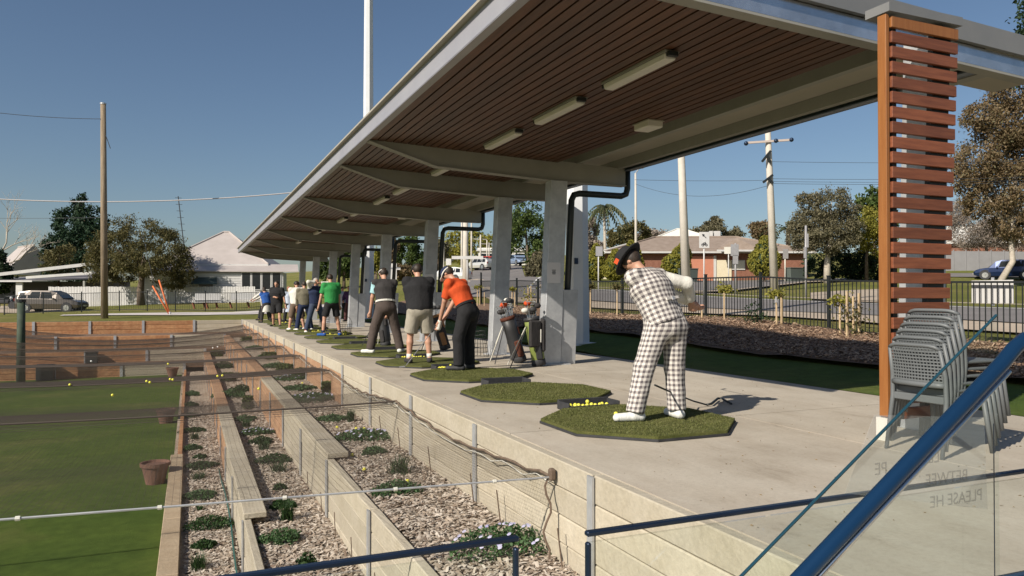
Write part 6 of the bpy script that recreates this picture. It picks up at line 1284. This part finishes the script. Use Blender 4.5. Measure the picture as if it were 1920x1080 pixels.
# feather palm
B_ = tb(1135, 520, 95); t = thing('feather_palm', 'tall feathery palm left of the lamp post', 'palm', B_); tp3 = rel(B_, 1133, 392, 95); MB().tube([(0, 0, 0), tp3 * .5, tp3], [.22, .18, .16], 8).build('trunk', bark_w, t, smooth=True)
frm = leafmat('leaf_palm', [(.05, .065, .03), (.09, .11, .05), (.15, .14, .075)], .3)
for k in range(34):
    a = 2 * PI * k / 34 + random.uniform(-.15, .15); el_ = random.uniform(-.15, 1.2); ln = 3.3; V = []; d2 = Vector((math.cos(a), math.sin(a), 0)); pts = [tp3 + d2 * ln * u * math.cos(el_ * (1 - u * .4)) + Vector((0, 0, ln * (u * math.sin(el_) - 1.15 * u * u))) for u in np.linspace(0, 1, 12)]; sd = Vector((-d2.y, d2.x, 0))
    for i in range(11):
        for e in (-1, 1):
            p, q_ = pts[i], pts[i + 1]; tip = p.lerp(q_, .8) + sd * e * .5 * (1 - i / 14) + Vector((0, 0, -.32)); V += [p, q_, tip]
    link('frond', npmesh('frond', [tuple(v) for v in V], np.arange(len(V)).reshape(-1, 3), frm), parent=t)
B_ = tb(1478, 520, 72); t = thing('feather_palm', 'palm fronds showing behind the power pole', 'palm', B_); tp3 = rel(B_, 1478, 430, 72); MB().tube([(0, 0, 0), tp3], [.25, .2], 8).build('trunk', bark_m, t)
for k in range(16):
    a = 2 * PI * k / 16; el_ = random.uniform(.1, 1.2); ln = 3.2; V = []; d2 = Vector((math.cos(a), math.sin(a), 0)); pts = [tp3 + d2 * ln * u * math.cos(el_ * (1 - u * .4)) + Vector((0, 0, ln * (u * math.sin(el_) - .7 * u * u))) for u in np.linspace(0, 1, 12)]; sd = Vector((-d2.y, d2.x, 0))
    for i in range(11):
        for e in (-1, 1): p, q_ = pts[i], pts[i + 1]; V += [p, q_, p.lerp(q_, .8) + sd * e * .35 * (1 - i / 14) + Vector((0, 0, -.12))]
    link('frond', npmesh('frond', [tuple(v) for v in V], np.arange(len(V)).reshape(-1, 3), frm), parent=t)
for k, (px, yb, w_, h_) in enumerate(((85, 711, 26, 26), (172, 680, 20, 22))):
    p = at(px, yb, 'Y', 33.3 if k == 0 else 35.3); t = thing('dark_crate', 'dark box on the ' + ('lawn before the lowest orange wall' if k == 0 else 'terrace above the lowest orange wall'), 'box', (p.x, p.y, LW if k == 0 else -1.56)); sz = w_ * 31 / F
    MB().box((0, 0, sz / 2), (sz, .4, sz)).build('body', pipe_m, t, bevel=.02); MB().box((0, 0, sz + .015), (sz + .04, .44, .03)).build('lid', black_m, t)
bgt = [(1175, 500, 130, [(1165, 445, 30, 28), (1195, 440, 26, 26)], lf_brown, 'round brown green tree on the skyline left of the lamp post'), (1232, 500, 140, [(1230, 450, 44, 22)], lf_grey, 'grey bare trees on the skyline behind the white roof'), (1350, 500, 120, [(1340, 425, 22, 20), (1330, 438, 34, 18), (1375, 440, 22, 14)], lf_euc, 'grey green trees behind the brick house'), (1430, 500, 110, [(1430, 435, 28, 20)], lf_rust, 'autumn brown tree behind the brick house chimney'), (1115, 510, 120, [(1105, 440, 20, 34), (1110, 465, 26, 20)], lf_grey, 'sparse grey trees left of the tall palm'),
       (990, 520, 80, [(985, 400, 34, 34), (1000, 440, 40, 40), (960, 440, 26, 44), (1010, 480, 26, 30)], lf_green, 'tall green tree between the two nearest columns'), (955, 520, 95, [(955, 420, 24, 44), (945, 465, 22, 40)], lf_deep, 'dark green tree left of the tall green tree'), (875, 505, 140, [(860, 455, 34, 26), (895, 455, 34, 24), (840, 475, 24, 20), (880, 480, 44, 18)], lf_gold, 'olive trees behind the power poles on the side road'), (770, 530, 90, [(765, 465, 24, 26), (780, 490, 24, 26), (745, 480, 18, 24)], lf_green, 'green garden tree beyond the third column'), (740, 545, 80, [(735, 470, 14, 28), (748, 510, 26, 16)], lf_rust, 'brown dead palm skirt beyond the columns'), (645, 545, 80, [(640, 500, 26, 26), (660, 480, 22, 24), (610, 505, 20, 22)], lf_green, 'green garden shrubs behind the far columns'), (705, 545, 85, [(706, 490, 12, 24)], lf_gold, 'yellow green bush beside the far light tower'), (1000, 525, 60, [(995, 505, 12, 20), (1012, 495, 16, 26)], lf_euc, 'thin young street tree before the green tree'), (820, 525, 100, [(822, 470, 20, 30), (805, 500, 16, 20)], lf_euc, 'grey green tree left of the side road')]
for (px, yb, dep, cl, m, lb) in bgt:
    B_ = tb(px, yb, dep); tree('background_tree', lb, 'tree', B_, [clump(B_, *c[:2], dep, c[2], c[3]) for c in cl], 6500, .0015 * dep + .035, m, (.2, [(0, 0, 0), (0, 0, 2.0), rel(B_, cl[0][0], cl[0][1] + cl[0][3] * .6, dep)]), group='trees beyond the road', sub=26, spread=.28)
